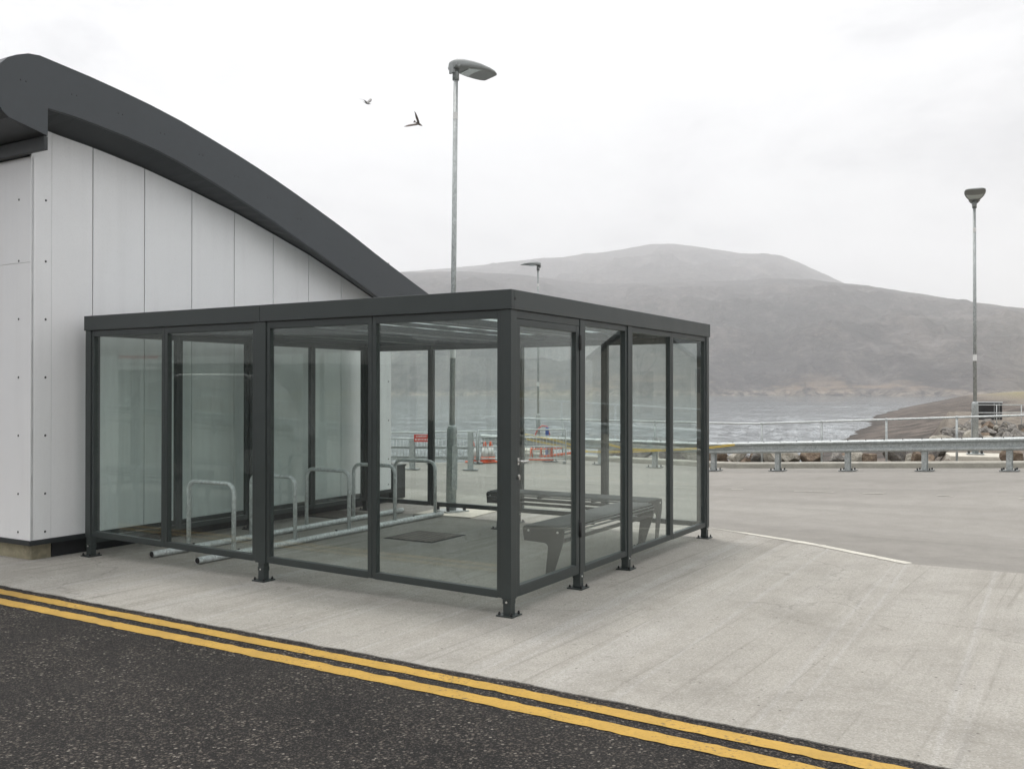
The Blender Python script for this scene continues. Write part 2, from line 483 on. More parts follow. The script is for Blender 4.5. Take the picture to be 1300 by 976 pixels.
MT = dict(
    conc=m_concrete(), asph=m_asphalt(), back=m_backroad(), glass=m_glass(), sheet=m_roofsheet(), galv=m_galv(),
    galvd=m_galv('weathered_steel', (.27, .285, .28)), galvl=m_galv('pale_galvanised_steel', (.50, .525, .52)), rack=m_galv('bright_galvanised_steel', (.62, .65, .645)),
    clad=m_cladding(), water=m_water(), hill=m_hill(), shore=m_shore(), grate=m_grate(),
    yellow=m_paint('yellow_line_paint', (.47, .288, .052), .78, .41), white=m_paint('white_line_paint', (.60, .575, .50), .6, .42),
    frame=simple('grey_powder_coat', (.030, .038, .037), .42, 0, .10, 5),
    framed=simple('grey_powder_coat_bench', (.017, .019, .019), .45, 0, .15, 9),
    roof=simple('dark_grey_metal_roof', (.048, .055, .061), .45, 0, .10, 1.6),
    soff=simple('dark_soffit', (.020, .024, .026), .45, 0, .15, 3),
    slats=simple('worn_grey_slats', (.10, .108, .106), .38, 0, .2, 9),
    black=simple('black_rubber', (.012, .012, .012), .6), dark=simple('dark_plinth', (.010, .011, .012), .8),
    silver=simple('bare_steel', (.62, .62, .60), .3, .9), lampgrey=simple('lamp_casing', (.27, .285, .28), .5, .1),
    lens=simple('lamp_lens', (.55, .60, .58), .2), sticker=simple('pale_sticker', (.72, .72, .70), .5),
    kerb=simple('kerb_concrete', (.36, .345, .30), .85, 0, .25, 4, .5), slab=simple('slab_concrete', (.52, .49, .42), .85, 0, .2, 4, .4),
    base=simple('plinth_concrete', (.26, .235, .16), .9, 0, .5, 3, .6),
    red=simple('red_plastic', (.55, .035, .02), .4), orange=simple('orange_plastic', (.75, .12, .03), .45), wht=simple('white_plastic', (.74, .74, .72), .4),
    tape=simple('yellow_tape', (.72, .50, .05), .5), blue=simple('blue_paint', (.03, .09, .35), .5),
    gull=simple('grey_feather', (.30, .29, .28), .8, 0, .35, 12), gulld=simple('brown_feather', (.10, .075, .06), .8, 0, .5, 9),
    rock1=m_rock('grey_boulder', (.11, .105, .10), (.23, .215, .195), (.37, .35, .32)),
    rock2=m_rock('pale_boulder', (.24, .22, .18), (.42, .39, .33), (.55, .52, .46)),
    rock3=m_rock('brown_boulder', (.10, .07, .05), (.19, .14, .10), (.30, .24, .18)),
    carp=simple('black_car_paint', (.012, .013, .015), .18), carg=simple('car_glass', (.015, .018, .02), .08),
    bark=simple('bark', (.05, .042, .035), .9), render=simple('white_render', (.66, .66, .64), .7), slate=simple('slate', (.06, .06, .065), .6),
    stone=simple('house_stone', (.22, .20, .17), .85, 0, .4, 3, .5), bin=simple('black_cladding', (.012, .012, .013), .5),
)


# ------------------------------------------------------------------ the setting
def grid(xs, ys, zf, name, mat, keep=None, smooth=True):
    me = bpy.data.meshes.new(name)
    nx, ny = len(xs), len(ys)
    vs = [(x, y, zf(x, y)) for y in ys for x in xs]
    fs = []
    for j in range(ny - 1):
        for i in range(nx - 1):
            if keep is None or keep((xs[i] + xs[i + 1]) / 2, (ys[j] + ys[j + 1]) / 2):
                fs.append((j * nx + i, j * nx + i + 1, (j + 1) * nx + i + 1, (j + 1) * nx + i))
    me.from_pydata(vs, [], fs); me.materials.append(mat)
    me.polygons.foreach_set('use_smooth', [smooth] * len(fs))
    o = bpy.data.objects.new(name, me); C.objects.link(o)
    return o


def uvgrid(us, vs_, zf, name, mat):
    me = bpy.data.meshes.new(name)
    nu = len(us)
    pts = []
    for v in vs_:
        for u in us:
            x, y = gpt(u, v); pts.append((x, y, zf(x, y)))
    fs = [(j * nu + i, j * nu + i + 1, (j + 1) * nu + i + 1, (j + 1) * nu + i) for j in range(len(vs_) - 1) for i in range(nu - 1)]
    me.from_pydata(pts, [], fs); me.materials.append(mat)
    me.polygons.foreach_set('use_smooth', [True] * len(fs))
    o = bpy.data.objects.new(name, me); C.objects.link(o)
    return o


def quay(x, y):                               # ground level, dropping to the sea beyond the mesh fence
    return -6. if (x < .75 and y > 21.15) else gz(x, y)


def lin(a, b, n):
    return [a + (b - a) * i / (n - 1) for i in range(n)]


us = [-1500, -700, -300, -120, -60] + lin(-30, -17, 14) + lin(-16.75, 0, 68) + lin(1, 40, 40) + [60, 90, 140]
vs_ = [-1500, -700, -300, -120, -60] + lin(-30, -11, 10) + lin(-10, 2.3, 60)
struct(uvgrid(us, vs_, lambda x, y: quay(x, y) - .03, 'ground', MT['back']))
us = lin(-34, 40, 297); vs_ = lin(-9.5, 2.28, 60)
struct(uvgrid(us, vs_, lambda x, y: quay(x, y) - .012, 'yard_road', MT['back']))

# street of dark asphalt in the foreground
EDGE = [(-40, 30.1), (-20, 17.55), (-10, 11.33), (-4.21, 7.775), (-2.2, 6.545), (0, 5.205), (1.88, 3.99), (4.2, 2.45), (9, -.75), (18, -6.8), (30, -15)]
mb = MB()
poly = [(x, y + .25, -.006) for x, y in EDGE] + [(30, -34, -.006), (-40, -34, -.006)]
mb.add(poly, [tuple(range(len(poly)))])
struct(mb.build('road', MT['asph']))


def resample(pts, step):
    out = []
    for (x0, y0), (x1, y1) in zip(pts, pts[1:]):
        n = max(1, int(math.hypot(x1 - x0, y1 - y0) / step))
        out += [(x0 + (x1 - x0) * i / n, y0 + (y1 - y0) * i / n) for i in range(n)]
    return out + [pts[-1]]


def smooth_poly(pts, it=2):
    for _ in range(it):
        q = [pts[0]]
        for a, b in zip(pts, pts[1:]):
            q += [(a[0] * .75 + b[0] * .25, a[1] * .75 + b[1] * .25), (a[0] * .25 + b[0] * .75, a[1] * .25 + b[1] * .75)]
        pts = q + [pts[-1]]
    return pts


# brushed concrete apron with a ragged front edge
front = [p for p in resample(EDGE, .05) if -22 < p[0] < 16]
front = [(x + noise.noise((x * 3, y * 3, 0)) * .016 + noise.noise((x * 17, y * 17, 3)) * .012,
          y + noise.noise((x * 3, y * 3, 5)) * .022 + noise.noise((x * 17, y * 17, 9)) * .014) for x, y in front]
BACKC = [(2.31, 10.98), (2.62, 10.55), (3.12, 9.84), (3.40, 9.25), (3.66, 8.72)]
backl = [(16, 2.0), (9, 5.55), (4.48, 8.25)] + list(reversed(BACKC)) + [(1.9, 11.5), (.6, 13.3), (-1.5, 15.2), (-12, 22), (-22, 27)]
backl = resample(backl, .3)
outl = front + backl
mb = MB(); n = len(outl)
mb.add([(x, y, 0) for x, y in outl] + [(x, y, -.04) for x, y in outl], [tuple(range(n))] + [(i, i + n, (i + 1) % n + n, (i + 1) % n) for i in range(n)])
struct(mb.build('concrete_apron', MT['conc']))


def strip(pts, w, z, name, mat, jit=.004, zf=None):
    mb = MB(); L = []; R = []
    for i, (x, y) in enumerate(pts):
        a = Vector(pts[max(i - 1, 0)]); b = Vector(pts[min(i + 1, len(pts) - 1)])
        t = (b - a).normalized(); nn = Vector((-t.y, t.x))
        j1 = noise.noise((x * 21, y * 21, 1)) * jit; j2 = noise.noise((x * 21, y * 21, 7)) * jit
        ww = w[i] if isinstance(w, list) else w
        zz = z + (zf(x, y) if zf else 0)
        L.append((x + nn.x * (ww / 2 + j1), y + nn.y * (ww / 2 + j1), zz)); R.append((x - nn.x * (ww / 2 + j2), y - nn.y * (ww / 2 + j2), zz))
    m = len(pts)
    mb.add(L + R, [(i, i + 1, m + i + 1, m + i) for i in range(m - 1)])
    return mb.build(name, mat)


def offset(pts, d):
    out = []
    for i, (x, y) in enumerate(pts):
        a = Vector(pts[max(i - 1, 0)]); b = Vector(pts[min(i + 1, len(pts) - 1)])
        t = (b - a).normalized(); out.append((x + t.y * d, y - t.x * d))
    return out


ed = [p for p in resample(EDGE, .06) if -26 < p[0] < 17]
struct(strip(offset(ed, -.0) and [(x - .513 * .135, y - .858 * .135) for x, y in ed], .105, -.002, 'yellow_line', MT['yellow'], .012))
struct(strip([(x - .513 * .335, y - .858 * .335) for x, y in ed], .112, -.002, 'yellow_line', MT['yellow'], .014))
wl = resample(smooth_poly(BACKC, 2), .05)
ww = [.02 + .085 * sm(i / len(wl), 0, .35) for i in range(len(wl))]
struct(strip(wl, ww, .004, 'white_line', MT['white'], .02))
# worn dashes along the yard road
dash = MB()
for u0 in [k * 1.0 - 9 for k in range(20)]:
    if random.random() < .25: continue
    pts = [gpt(u0 + .1 * q, -3.6 + .03 * random.random()) for q in range(random.randint(3, 8))]
    for (x0, y0), (x1, y1) in zip(pts, pts[1:]):
        z = gz(x0, y0) - .006; w = .02
        dash.add([(x0, y0 - w, z), (x1, y1 - w, gz(x1, y1) - .006), (x1, y1 + w, gz(x1, y1) - .006), (x0, y0 + w, z)], [(0, 1, 2, 3)])
struct(dash.build('worn_road_marking', MT['white']))
# patch of fresh paint slab round the lamp base
# kerb along the quay
us = lin(-5.3, 26, 64)
mb = MB()
prof = [(.86, -.03), (.86, .075), (.885, .10), (1.07, .10), (1.09, .08), (1.09, -.03)]
rings = []
for u in us:
    x0, y0 = gpt(u, .95); z0 = gz(x0, y0)
    rings.append([(*gpt(u, v), z0 + z) for v, z in prof])
np_ = len(prof)
mb.add([p for R in rings for p in R], [(i * np_ + k, i * np_ + k + 1, (i + 1) * np_ + k + 1, (i + 1) * np_ + k) for i in range(len(rings) - 1) for k in range(np_ - 1)])
struct(mb.build('kerb', MT['kerb']))

# water
wd_ = [4., 12., 20.]
while wd_[-1] < 520:
    wd_.append(wd_[-1] + max(.35, wd_[-1] * .0085))
wd_ += [600, 720, 860, 1020, 1300, 1800, 2500, 3500]
waz = lin(-180, -32, 30) + lin(-31, -26, 8) + lin(-25.8, 29, 520) + lin(29.3, 34, 10) + lin(36, 180, 30)


def wave(x, y, d, az):
    if d > 560 or d < 20 or not -26 < az < 29.2:
        return -4.2
    f = sm(d, 20, 26) * (1 - sm(d, 430, 560)) * sm(az, -26, -24) * (1 - sm(az, 27.5, 29.2))
    g = .75 + .7 * noise.noise((x * .012, y * .007, 4))                     # gusts roughen some patches
    h = noise.noise((x * .30 + y * .05, y * .115, 0)) * .26 + noise.noise((x * .8, y * .30 - x * .1, 5)) * .12 + noise.noise((x * 2.1, y * .8, 9)) * .045 * (1 - sm(d, 120, 220))
    return -4.2 + f * g * (h + abs(h) * .35)


me = bpy.data.meshes.new('sea_water'); na = len(waz)
wv = []
for d in wd_:
    for a in waz:
        x, y = d * math.sin(math.radians(a)), d * math.cos(math.radians(a))
        wv.append((x, y, wave(x, y, d, a)))
me.from_pydata(wv, [], [(j_ * na + i_, j_ * na + i_ + 1, (j_ + 1) * na + i_ + 1, (j_ + 1) * na + i_) for j_ in range(len(wd_) - 1) for i_ in range(na - 1)])
me.materials.append(MT['water']); me.polygons.foreach_set('use_smooth', [True] * len(me.polygons))
o = bpy.data.objects.new('sea_water', me); C.objects.link(o); struct(o)

# shore: revetment below the quay, the rock platform and the shingle spit
SU = [(0, .10), (20, .22), (40, .285), (60, .305), (87, .326), (112, .342), (139, .371), (224, .397), (262, .402), (463, .459), (600, .478), (1000, .52), (1400, .53)]


def interp(tab, x):
    for (a, fa), (b, fb) in zip(tab, tab[1:]):
        if x <= b:
            return fa + (fb - fa) * max(0, (x - a)) / (b - a)
    return tab[-1][1]


def shore_h(x, y):
    d = y
    u, v = guv(x, y)
    uu = x / d
    lat = (uu - interp(SU, d)) * d + 3.0 * noise.noise((x * .03, y * .03, 2)) * sm(d, 60, 140) + .6 * noise.noise((x * .3, y * .3, 6))
    slope = .19 if lat > 0 else .3
    hb = -4.2 + slope * lat
    cap = .4 + .9 * sm(lat, 24, 60)
    if hb > cap - 1:
        hb = cap - math.exp(-(max(hb - (cap - 1), 0))) * 1.0
    # platform behind the barrier
    edge = 5.2 + 2.4 * sm(u, 2.6, 5.5)
    hp = gz(x, y) - .04 - .15 * sm(v, 2.4, 3.0) - .65 * max(0, v - edge)
    hq = .12 + .014 * (d - 20) - 1.3 * max(0, (.462 - uu) * d) - .4 * max(0, d - 48)
    h = max(hb, hp, hq if v > 2.4 else -9)
    h += noise.fractal((x * .9, y * .9, 0), .9, 2, 4) * .06 * sm(v, 2.3, 3)
    if v < 2.25:
        h = -.5
    if (x < .75 and y > 21.1) or (u < -5 and v < 8):
        h = -5.2
    return h


ds = [13.0]
while ds[-1] < 700:
    ds.append(ds[-1] * 1.018 + .06)
azs = lin(-.35, .2, 50) + lin(.21, .70, 170) + lin(.72, 2.6, 50)
me = bpy.data.meshes.new('shore')
vs3 = [(t * d, d, shore_h(t * d, d)) for d in ds for t in azs]
na = len(azs)
fs3 = []
for j in range(len(ds) - 1):
    for i in range(na - 1):
        x, y = azs[i] * ds[j], ds[j]
        if guv(x, y)[1] > 1.2 and min(vs3[q][2] for q in (j * na + i, j * na + i + 1)) > -12 and max(vs3[q][2] for q in (j * na + i, j * na + i + 1, (j + 1) * na + i)) > -5.5:
            fs3.append((j * na + i, j * na + i + 1, (j + 1) * na + i + 1, (j + 1) * na + i))
me.from_pydata(vs3, [], fs3); me.materials.append(MT['shore'])
me.polygons.foreach_set('use_smooth', [True] * len(fs3))
sh = bpy.data.objects.new('beach', me); C.objects.link(sh); struct(sh)
bm = bmesh.new(); bm.from_mesh(me); bmesh.ops.delete(bm, geom=[v for v in bm.verts if not v.link_faces], context='VERTS'); bm.to_mesh(me); bm.free()

# hills across the loch
H1 = [(-2500, 380), (-600, 360), (0, 352), (300, 350), (520, 346), (600, 345), (700, 352), (760, 360), (840, 360), (900, 358), (960, 355.5), (1000, 354), (1030, 354), (1060, 358), (1100, 362), (1150, 370), (1200, 378), (1240, 384), (1300, 392), (1500, 415), (2000, 425), (3500, 440)]
H2 = [(-2500, 390), (-600, 370), (0, 360), (300, 352), (480, 348), (520, 345), (560, 342), (600, 338), (640, 334), (690, 327), (720, 325.5), (760, 321), (800, 314), (830, 310), (860, 309.5), (900, 315.5), (940, 322), (965, 321.5), (990, 323.5), (1010, 331), (1040, 344), (1070, 358), (1120, 385), (1200, 400), (1500, 430), (3500, 445)]


def hill_h(az, d):
    ca = math.cos(az)
    if ca > .25:
        px = 650 + 1199 * math.tan(az)
        e1 = (495 - interp(H1, px)) / 1199 * ca; e2 = (495 - interp(H2, px)) / 1199 * ca
    else:
        w = 1 + .35 * noise.noise((az * 3, 1, 1))
        e1 = .045 * w; e2 = .05 * w
    h1 = 4.2 + 1.6 + e1 * 1900; h2 = 5.8 + e2 * 3100
    d0 = 1000 + 60 * noise.noise((az * 9, .5, 0)) + 25 * noise.noise((az * 40, .5, 0))
    t = (d - d0) / (1900 - d0)
    if d <= 1900:
        f1 = h1 * (max(0, t) ** .80 if t > 0 else t * 3)
    else:
        f1 = h1 * (1 - .75 * sm(d, 1900, 2700))
    t2 = (d - d0) / (3100 - d0)
    if d <= 3100:
        f2 = h2 * (max(0, t2) ** 1.05 if t2 > 0 else t2)
    else:
        f2 = h2 * (1 - .5 * sm(d, 3100, 3400))
    env = sm(d, d0, d0 + 200)
    ridge_damp = 1 - .88 * math.exp(-((d - 1900) / 230) ** 2) - .86 * math.exp(-((d - 3100) / 200) ** 2)
    x, y = d * math.sin(az), d * math.cos(az)
    nz = (1 - abs(noise.noise((x * .0042, y * .0042, 3))) * 2) * 26 + noise.fractal((x * .011, y * .011, 1), .8, 2.1, 5) * 16 + noise.fractal((x * .05, y * .05, 1), .8, 2.1, 3) * 4.5
    return max(f1, f2) + (nz - 10) * env * max(0, ridge_damp) - 4.2


azl = lin(-180, -46, 45) + lin(-45, -32, 40)[0:-1] + lin(-32, 36, 430) + lin(36.3, 60, 60) + lin(62, 180, 40)
dl = [930, 960] + lin(985, 1120, 16) + lin(1135, 1900, 52) + lin(1920, 2700, 26) + lin(2740, 3100, 12) + lin(3140, 3400, 6)
me = bpy.data.meshes.new('hills')
na = len(azl)
vs4 = [(d * math.sin(math.radians(a)), d * math.cos(math.radians(a)), hill_h(math.radians(a), d)) for d in dl for a in azl]
me.from_pydata(vs4, [], [(j * na + i, j * na + i + 1, (j + 1) * na + i + 1, (j + 1) * na + i) for j in range(len(dl) - 1) for i in range(na - 1)])
me.materials.append(MT['hill']); me.polygons.foreach_set('use_smooth', [True] * len(me.polygons))
o = bpy.data.objects.new('hills', me); C.objects.link(o); struct(o)

# the damp air over the loch
HAZE = .00039
mb = MB(); mb.box(-3700, 3700, -3700, 3700, -30, 560)
hz = mb.build('haze', []); struct(hz, 'stuff'); 
k = N('haze_air'); k.nt.nodes.remove(k.out); k.out = k.n('ShaderNodeOutputMaterial')
pv = k.n('ShaderNodeVolumePrincipled'); pv.inputs['Color'].default_value = (.97, .97, .98, 1); pv.inputs['Density'].default_value = HAZE
pv.inputs['Anisotropy'].default_value = .35
k.nt.links.new(pv.outputs[0], k.out.inputs['Volume'])
hz.data.materials.clear(); hz.data.materials.append(k.mat)

# ------------------------------------------------------------------ terminal building
tb = thing('terminal_building', 'white clad terminal building with a curved dark grey roof edge', 'building', (BE.x, BE.y, 0), TH)
TOPC = [(-.34, 4.58), (-.23, 4.625), (-.12, 4.64), (.1, 4.62), (.4, 4.592), (.7, 4.555), (1.08, 4.50), (1.46, 4.43), (1.84, 4.34), (2.22, 4.245), (2.52, 4.163), (2.83, 4.072), (3.16, 3.968), (3.5, 3.855), (3.87, 3.73), (4.24, 3.598), (4.65, 3.44), (5.07, 3.285), (5.5, 3.13), (5.9, 2.99), (6.15, 2.89)]
BOTC = [(-.04, 4.178), (.2, 4.172), (.45, 4.15), (.8, 4.112), (1.17, 4.055), (1.48, 3.985), (1.78, 3.90), (2.12, 3.80), (2.46, 3.692), (2.78, 3.585), (3.09, 3.47), (3.44, 3.345), (3.79, 3.212), (4.1, 3.095), (4.4, 2.98), (4.9, 2.78), (5.45, 2.56), (6.15, 2.44)]
BULL = [(-.04, 3.925), (-.41, 4.005), (-.47, 4.05), (-.52, 4.13), (-.54, 4.25), (-.53, 4.36), (-.485, 4.465), (-.42, 4.535)]


def botz(t):
    return interp(BOTC, t)


WT = [(-.04, 4.10), (.2, 4.06), (.65, 4.015), (1.25, 3.93), (1.86, 3.81), (2.49, 3.67), (3.12, 3.50), (3.74, 3.325), (4.34, 3.12), (4.9, 2.92), (5.45, 2.72), (6.15, 2.5)]


def wallz(t):
    return interp(WT, t)


prof = TOPC + list(reversed(BOTC)) + BULL
mb = MB(); mb.prism(prof, -.35, -.306, lambda a, b, h: (a, h, b))
for t in lin(-.3, 5.7, 13):
    for dt in (0., .05):
        mb.ball((t + dt, -.3505, (interp(TOPC, t) + botz(max(t, 0))) / 2 - .02), .008, 1, sy=.5, n=4)
mb.build('barge_board', [MT['roof'], MT['soff']], tb, .004)
inner = [(t, max(z, wallz(t)) + .03) for t, z in reversed(BOTC)]
mb = MB(); mb.prism([(t, z - .004) for t, z in TOPC] + inner + BULL, -.304, 9., lambda a, b, h: (a, h, b))
mb.build('roof', MT['roof'], tb)
# soffit under the gable overhang, running from the barge board up or down to the wall head
tt = lin(-.035, 6.1, 40); mb = MB()
for dz in (0., -.012):
    pass
ringo = [[(t, -.303, botz(t) + .012), (t, -.303, botz(t) + .026), (t, .0, wallz(t) + .026), (t, .0, wallz(t) - .004), (t, -.03, wallz(t) - .004), (t, -.03, wallz(t) + .010)] for t in tt]
mb.add([p for Rg in ringo for p in Rg], [(i_ * 6 + q, i_ * 6 + (q + 1) % 6, (i_ + 1) * 6 + (q + 1) % 6, (i_ + 1) * 6 + q) for i_ in range(len(tt) - 1) for q in range(6)])
mb.build('soffit', MT['soff'], tb)
mb = MB(); mb.box(-.075, -.036, -.345, 9, 3.795, 3.92); mb.box(-.035, .05, -.02, 9, 3.80, 3.92)
mb.build('eave_board', MT['soff'], tb, .004)
# gable wall of upright panels with screw heads
J = [.004, .21, .65, 1.258, 1.876, 2.49, 3.11, 3.73, 4.35, 4.97, 5.425]
mb = MB()
pts = [(0.02, .16)] + [(5.42, .16)] + [(5.42, wallz(5.42) + .0)] + [(t, wallz(t) + .0) for t in reversed(lin(.1, 5.3, 14))] + [(.02, wallz(.02) + .0)]
mb.prism(pts, .002, .2, lambda a, b, h: (a, h, b), 1)
for i, (t0, t1) in enumerate(zip(J, J[1:])):
    g = .0055 if i not in (0,) else .001
    g0 = .0055 if i > 1 else .001
    q = lin(t0 + g0, t1 - g, 5)
    mb.prism([(q[0], .19), (q[-1], .19)] + [(t, wallz(t) + .002) for t in reversed(q)], -.028, 0, lambda a, b, h: (a, h, b), 0)
for z in (.26, .62, 1.17, 1.72, 2.27, 2.82, 3.4):
    mb.ball((.15, -.029, z), .011, 2, sy=.5, n=5)
    mb.ball((5.36, -.029, z), .011, 2, sy=.5, n=5)
mb.build('gable_wall', [MT['clad'], MT['dark'], MT['framed']], tb, .0015)
mb = MB()
JL = [.0, .58, 1.2, 1.82, 2.44, 3.06, 3.68, 4.3, 9.0]
mb.box(.03, .2, .2, 9, .16, 3.79, 1)
for i, (y0, y1) in enumerate(zip(JL, JL[1:])):
    for z0, z1 in ((.19, 2.797), (2.7995, 3.79)):
        mb.box(0, .028, y0 + (.0055 if i else -.028), y1 - .0055, z0, z1, 0)
for z in (.26, .62, 1.17, 1.72, 2.27, 2.82, 3.4):
    for y in (.16, .5, .66):
        mb.ball((-.001, y, z), .011, 2, sx=.5, n=5)
mb.build('side_wall', [MT['clad'], MT['dark'], MT['framed']], tb, .0015)
mb = MB(); mb.box(.012, .03, -.045, 9, .145, .185); mb.box(.031, 5.43, -.045, -.029, .145, .185)
mb.box(-.012, .012, -.045, 9, .145, .188)
mb.build('base_flashing', MT['soff'], tb)
mb = MB(); mb.box(.05, .25, .03, 9, -.05, .16)
mb.build('concrete_plinth', MT['base'], tb, .006)
mb = MB(); mb.box(.25, 5.43, .02, .25, -.05, .16)
mb.build('plinth', MT['dark'], tb)
mb = MB(); mb.box(5.25, 5.43, .25, 9, -.05, 2.5)
mb.build('end_wall', MT['clad'], tb)
mb = MB(); mb.box(.25, 5.25, 8.8, 9, -.05, 2.5)
mb.build('back_wall', MT['clad'], tb)

# dark cabinet beside the far end of the wall
q = BE + AX * 5.6 + BX * .12
cab = thing('utility_cabinet', 'low dark cabinet at the far end of the white wall', 'cabinet', (q.x, q.y, 0), TH)
mb = MB(); mb.box(-.14, .14, -.16, .16, .04, .50); mb.build('cabinet_body', MT['bin'], cab, .006)
mb = MB(); mb.box(-.15, .15, -.17, .17, .501, .525); mb.build('lid', MT['framed'], cab, .004)
mb = MB(); mb.box(-.12, .12, -.14, .14, 0, .04); mb.build('cabinet_plinth', MT['kerb'], cab)

# ------------------------------------------------------------------ the glass shelter
W, L = 4.109, 4.709
ZT = 2.167
s = thing('glass_shelter', 'dark grey framed glass cycle shelter with a flat roof', 'shelter', (SH.x, SH.y, 0), TH)
fr = MT['frame']


def post(x, y, wx=.08, wy=.08, foot=True, out=(0, -1), up=0.):
    mb = MB(); z0 = .12 + up
    mb.box(x - wx / 2, x + wx / 2, y - wy / 2, y + wy / 2, z0, ZT + .004)
    p = mb.build('post', fr, s, .003)
    if foot:
        mb = MB(); mb.box(x - .031, x + .031, y - .031, y + .031, .012, .135 + up)
        mb.box(x - .034, x + .034, y - .034, y + .034, .085, .1199)
        mb.build('foot', fr, p, .002)
        mb = MB(); mb.box(x - .068, x + .068, y - .068, y + .068, .001, .010)
        for dx, dy in ((.05, -.05), (-.05, .05), (.05, .05), (-.05, -.05)):
            mb.cyl(x + dx, y + dy, .012, .024, .010, 6, 1); mb.cyl(x + dx, y + dy, .024, .033, .006, 8, 1)
        mb.build('base_plate', [fr, MT['black']], p)
        mb = MB(); mb.tube([(x - .0365 * abs(out[0]) * 1 if out[0] else x, y, .1), (x + out[0] * .04, y + out[1] * .04, .1)], .008, 8)
        mb.build('bolt', MT['silver'], p)
    return p


post(0, 0, out=(-1, 0)); post(0, L, out=(-1, 0), up=.07); post(W, 0, out=(0, -1)); post(W, L)
post(0, 2.409, .08, .118, out=(-1, 0), up=.035); post(W, 2.355)
post(1.084, 0, .06, .07); post(2.03, 0); post(2.05, L)


def bay_x(y, x0, x1, door=False):
    """glazed frame in a side that runs along local x"""
    w = .055 if door else .038; nm = 'door' if door else 'glazing_frame'
    zt = 2.11 if door else 2.1705; hb = .075 if door else .05
    a, b_ = y - .030, y + .018
    mb = MB()
    mb.box(x0, x0 + w, a, b_, .125, zt); mb.box(x1 - w, x1, a, b_, .125, zt)
    mb.box(x0 + w, x1 - w, a, b_, .125, .125 + hb); mb.box(x0 + w, x1 - w, a, b_, zt - .048, zt)
    f = mb.build(nm, fr, s, .003)
    mb = MB(); mb.box(x0 + w - .006, x1 - w + .006, y - .010, y - .002, .125 + hb - .006, zt - .042)
    mb.build('glass_pane', MT['glass'], f)
    return f


def bay_y(x, y0, y1, rise=0.):
    """glazed frame in a side that runs along local y; the street side's sill climbs slightly as the paving falls"""
    w = .038; a, b_ = x - .030, x + .018
    zb = lambda y: .125 + rise * y / L

    def slab(mb, xa, xb, ya, yb, lo, hi):
        vs = [(px_, py_, f(py_)) for f in (lo, hi) for py_ in (ya, yb) for px_ in (xa, xb)]
        mb.add(vs, [(0, 2, 3, 1), (4, 5, 7, 6), (0, 1, 5, 4), (2, 6, 7, 3), (0, 4, 6, 2), (1, 3, 7, 5)])
    top = lambda y: 2.1705
    mb = MB()
    slab(mb, a, b_, y0, y0 + w, zb, top); slab(mb, a, b_, y1 - w, y1, zb, top)
    slab(mb, a, b_, y0 + w, y1 - w, zb, lambda y: zb(y) + .05); slab(mb, a, b_, y0 + w, y1 - w, lambda y: 2.112, top)
    f = mb.build('glazing_frame', fr, s, .003)
    mb = MB(); slab(mb, x - .010, x - .002, y0 + w - .006, y1 - w + .006, lambda y: zb(y) + .044, lambda y: 2.118)
    mb.build('glass_pane', MT['glass'], f)
    return f


G = .0415
for y0, y1 in ((G, 1.219), (1.222, 2.348), (2.470, 3.619), (3.622, L - G)):
    bay_y(0, y0, y1, .075)
for y0, y1 in ((G, 1.188), (1.191, 2.313), (2.397, 3.638), (3.641, L - G)):
    bay_y(W + .012, y0, y1)
door = bay_x(0, .046, 1.046, True)
for x0, x1 in ((1.116, 1.988), (2.072, 3.068), (3.071, W - G)):
    bay_x(0, x0, x1)
for x0, x1 in ((G, 1.028), (1.031, 2.008), (2.092, 3.068), (3.071, W - G)):
    bay_x(L + .012, x0, x1)
mb = MB(); mb.box(.0415, 1.052, -.03, .03, 2.114, 2.1705); mb.build('door_head', fr, s, .002)
mb = MB()
mb.tube([(.075, -.031, 1.09), (.075, -.075, 1.09)], .009, 8); mb.tube([(.075, -.072, 1.09), (.15, -.075, 1.09), (.16, -.068, 1.09)], .0065, 8)
mb.box(.064, .086, -.034, -.029, 1.065, 1.115); mb.build('handle', MT['silver'], door)
mb = MB(); mb.tube([(.075, -.029, .985), (.075, -.042, .985)], .012, 10); mb.box(.068, .082, -.045, -.030, .958, .984); mb.build('lock', MT['silver'], door)
for z in (.42, 1.92):
    mb = MB(); mb.tube([(1.05, -.038, z), (1.05, -.038, z + .12)], .011, 8); mb.build('hinge', MT['black'], door)
# roof edge
zf0, zf1, ov, th_ = 2.172, 2.312, .05, .035
mb = MB(); mb.box(-ov, -ov + th_, -ov, 2.407, zf0, zf1); mb.build('fascia', fr, s, .003)
mb = MB(); mb.box(-ov, -ov + th_, 2.411, L + ov, zf0, zf1); mb.build('fascia', fr, s, .003)
mb = MB(); mb.box(W + ov - th_, W + ov, -ov, L + ov, zf0, zf1); mb.build('fascia', fr, s, .003)
mb = MB(); mb.box(-ov + th_ + .001, W + ov - th_ - .001, -ov, -ov + th_, zf0, zf1); mb.build('fascia', fr, s, .003)
mb = MB(); mb.box(-ov + th_ + .001, W + ov - th_ - .001, L + ov - th_, L + ov, zf0, zf1); mb.build('fascia', fr, s, .003)
mb = MB(); mb.tube([(.0, -.052, 2.248), (.0, -.0495, 2.248)], .012, 8); mb.build('drain_hole', MT['black'], s)
i0, i1, j0, j1 = -ov + th_ + .002, W + ov - th_ - .002, -ov + th_ + .002, L + ov - th_ - .002
for y in (1.2, 2.40, 3.6):
    mb = MB(); mb.box(i0, i1, y - .03, y + .03, 2.175, 2.238); mb.build('roof_beam', fr, s, .002)
for x in (.68, 1.37, 2.05, 2.74, 3.42):
    mb = MB(); mb.box(x - .02, x + .02, j0, j1, 2.240, 2.262); mb.build('purlin', MT['galvl'], s, .002)
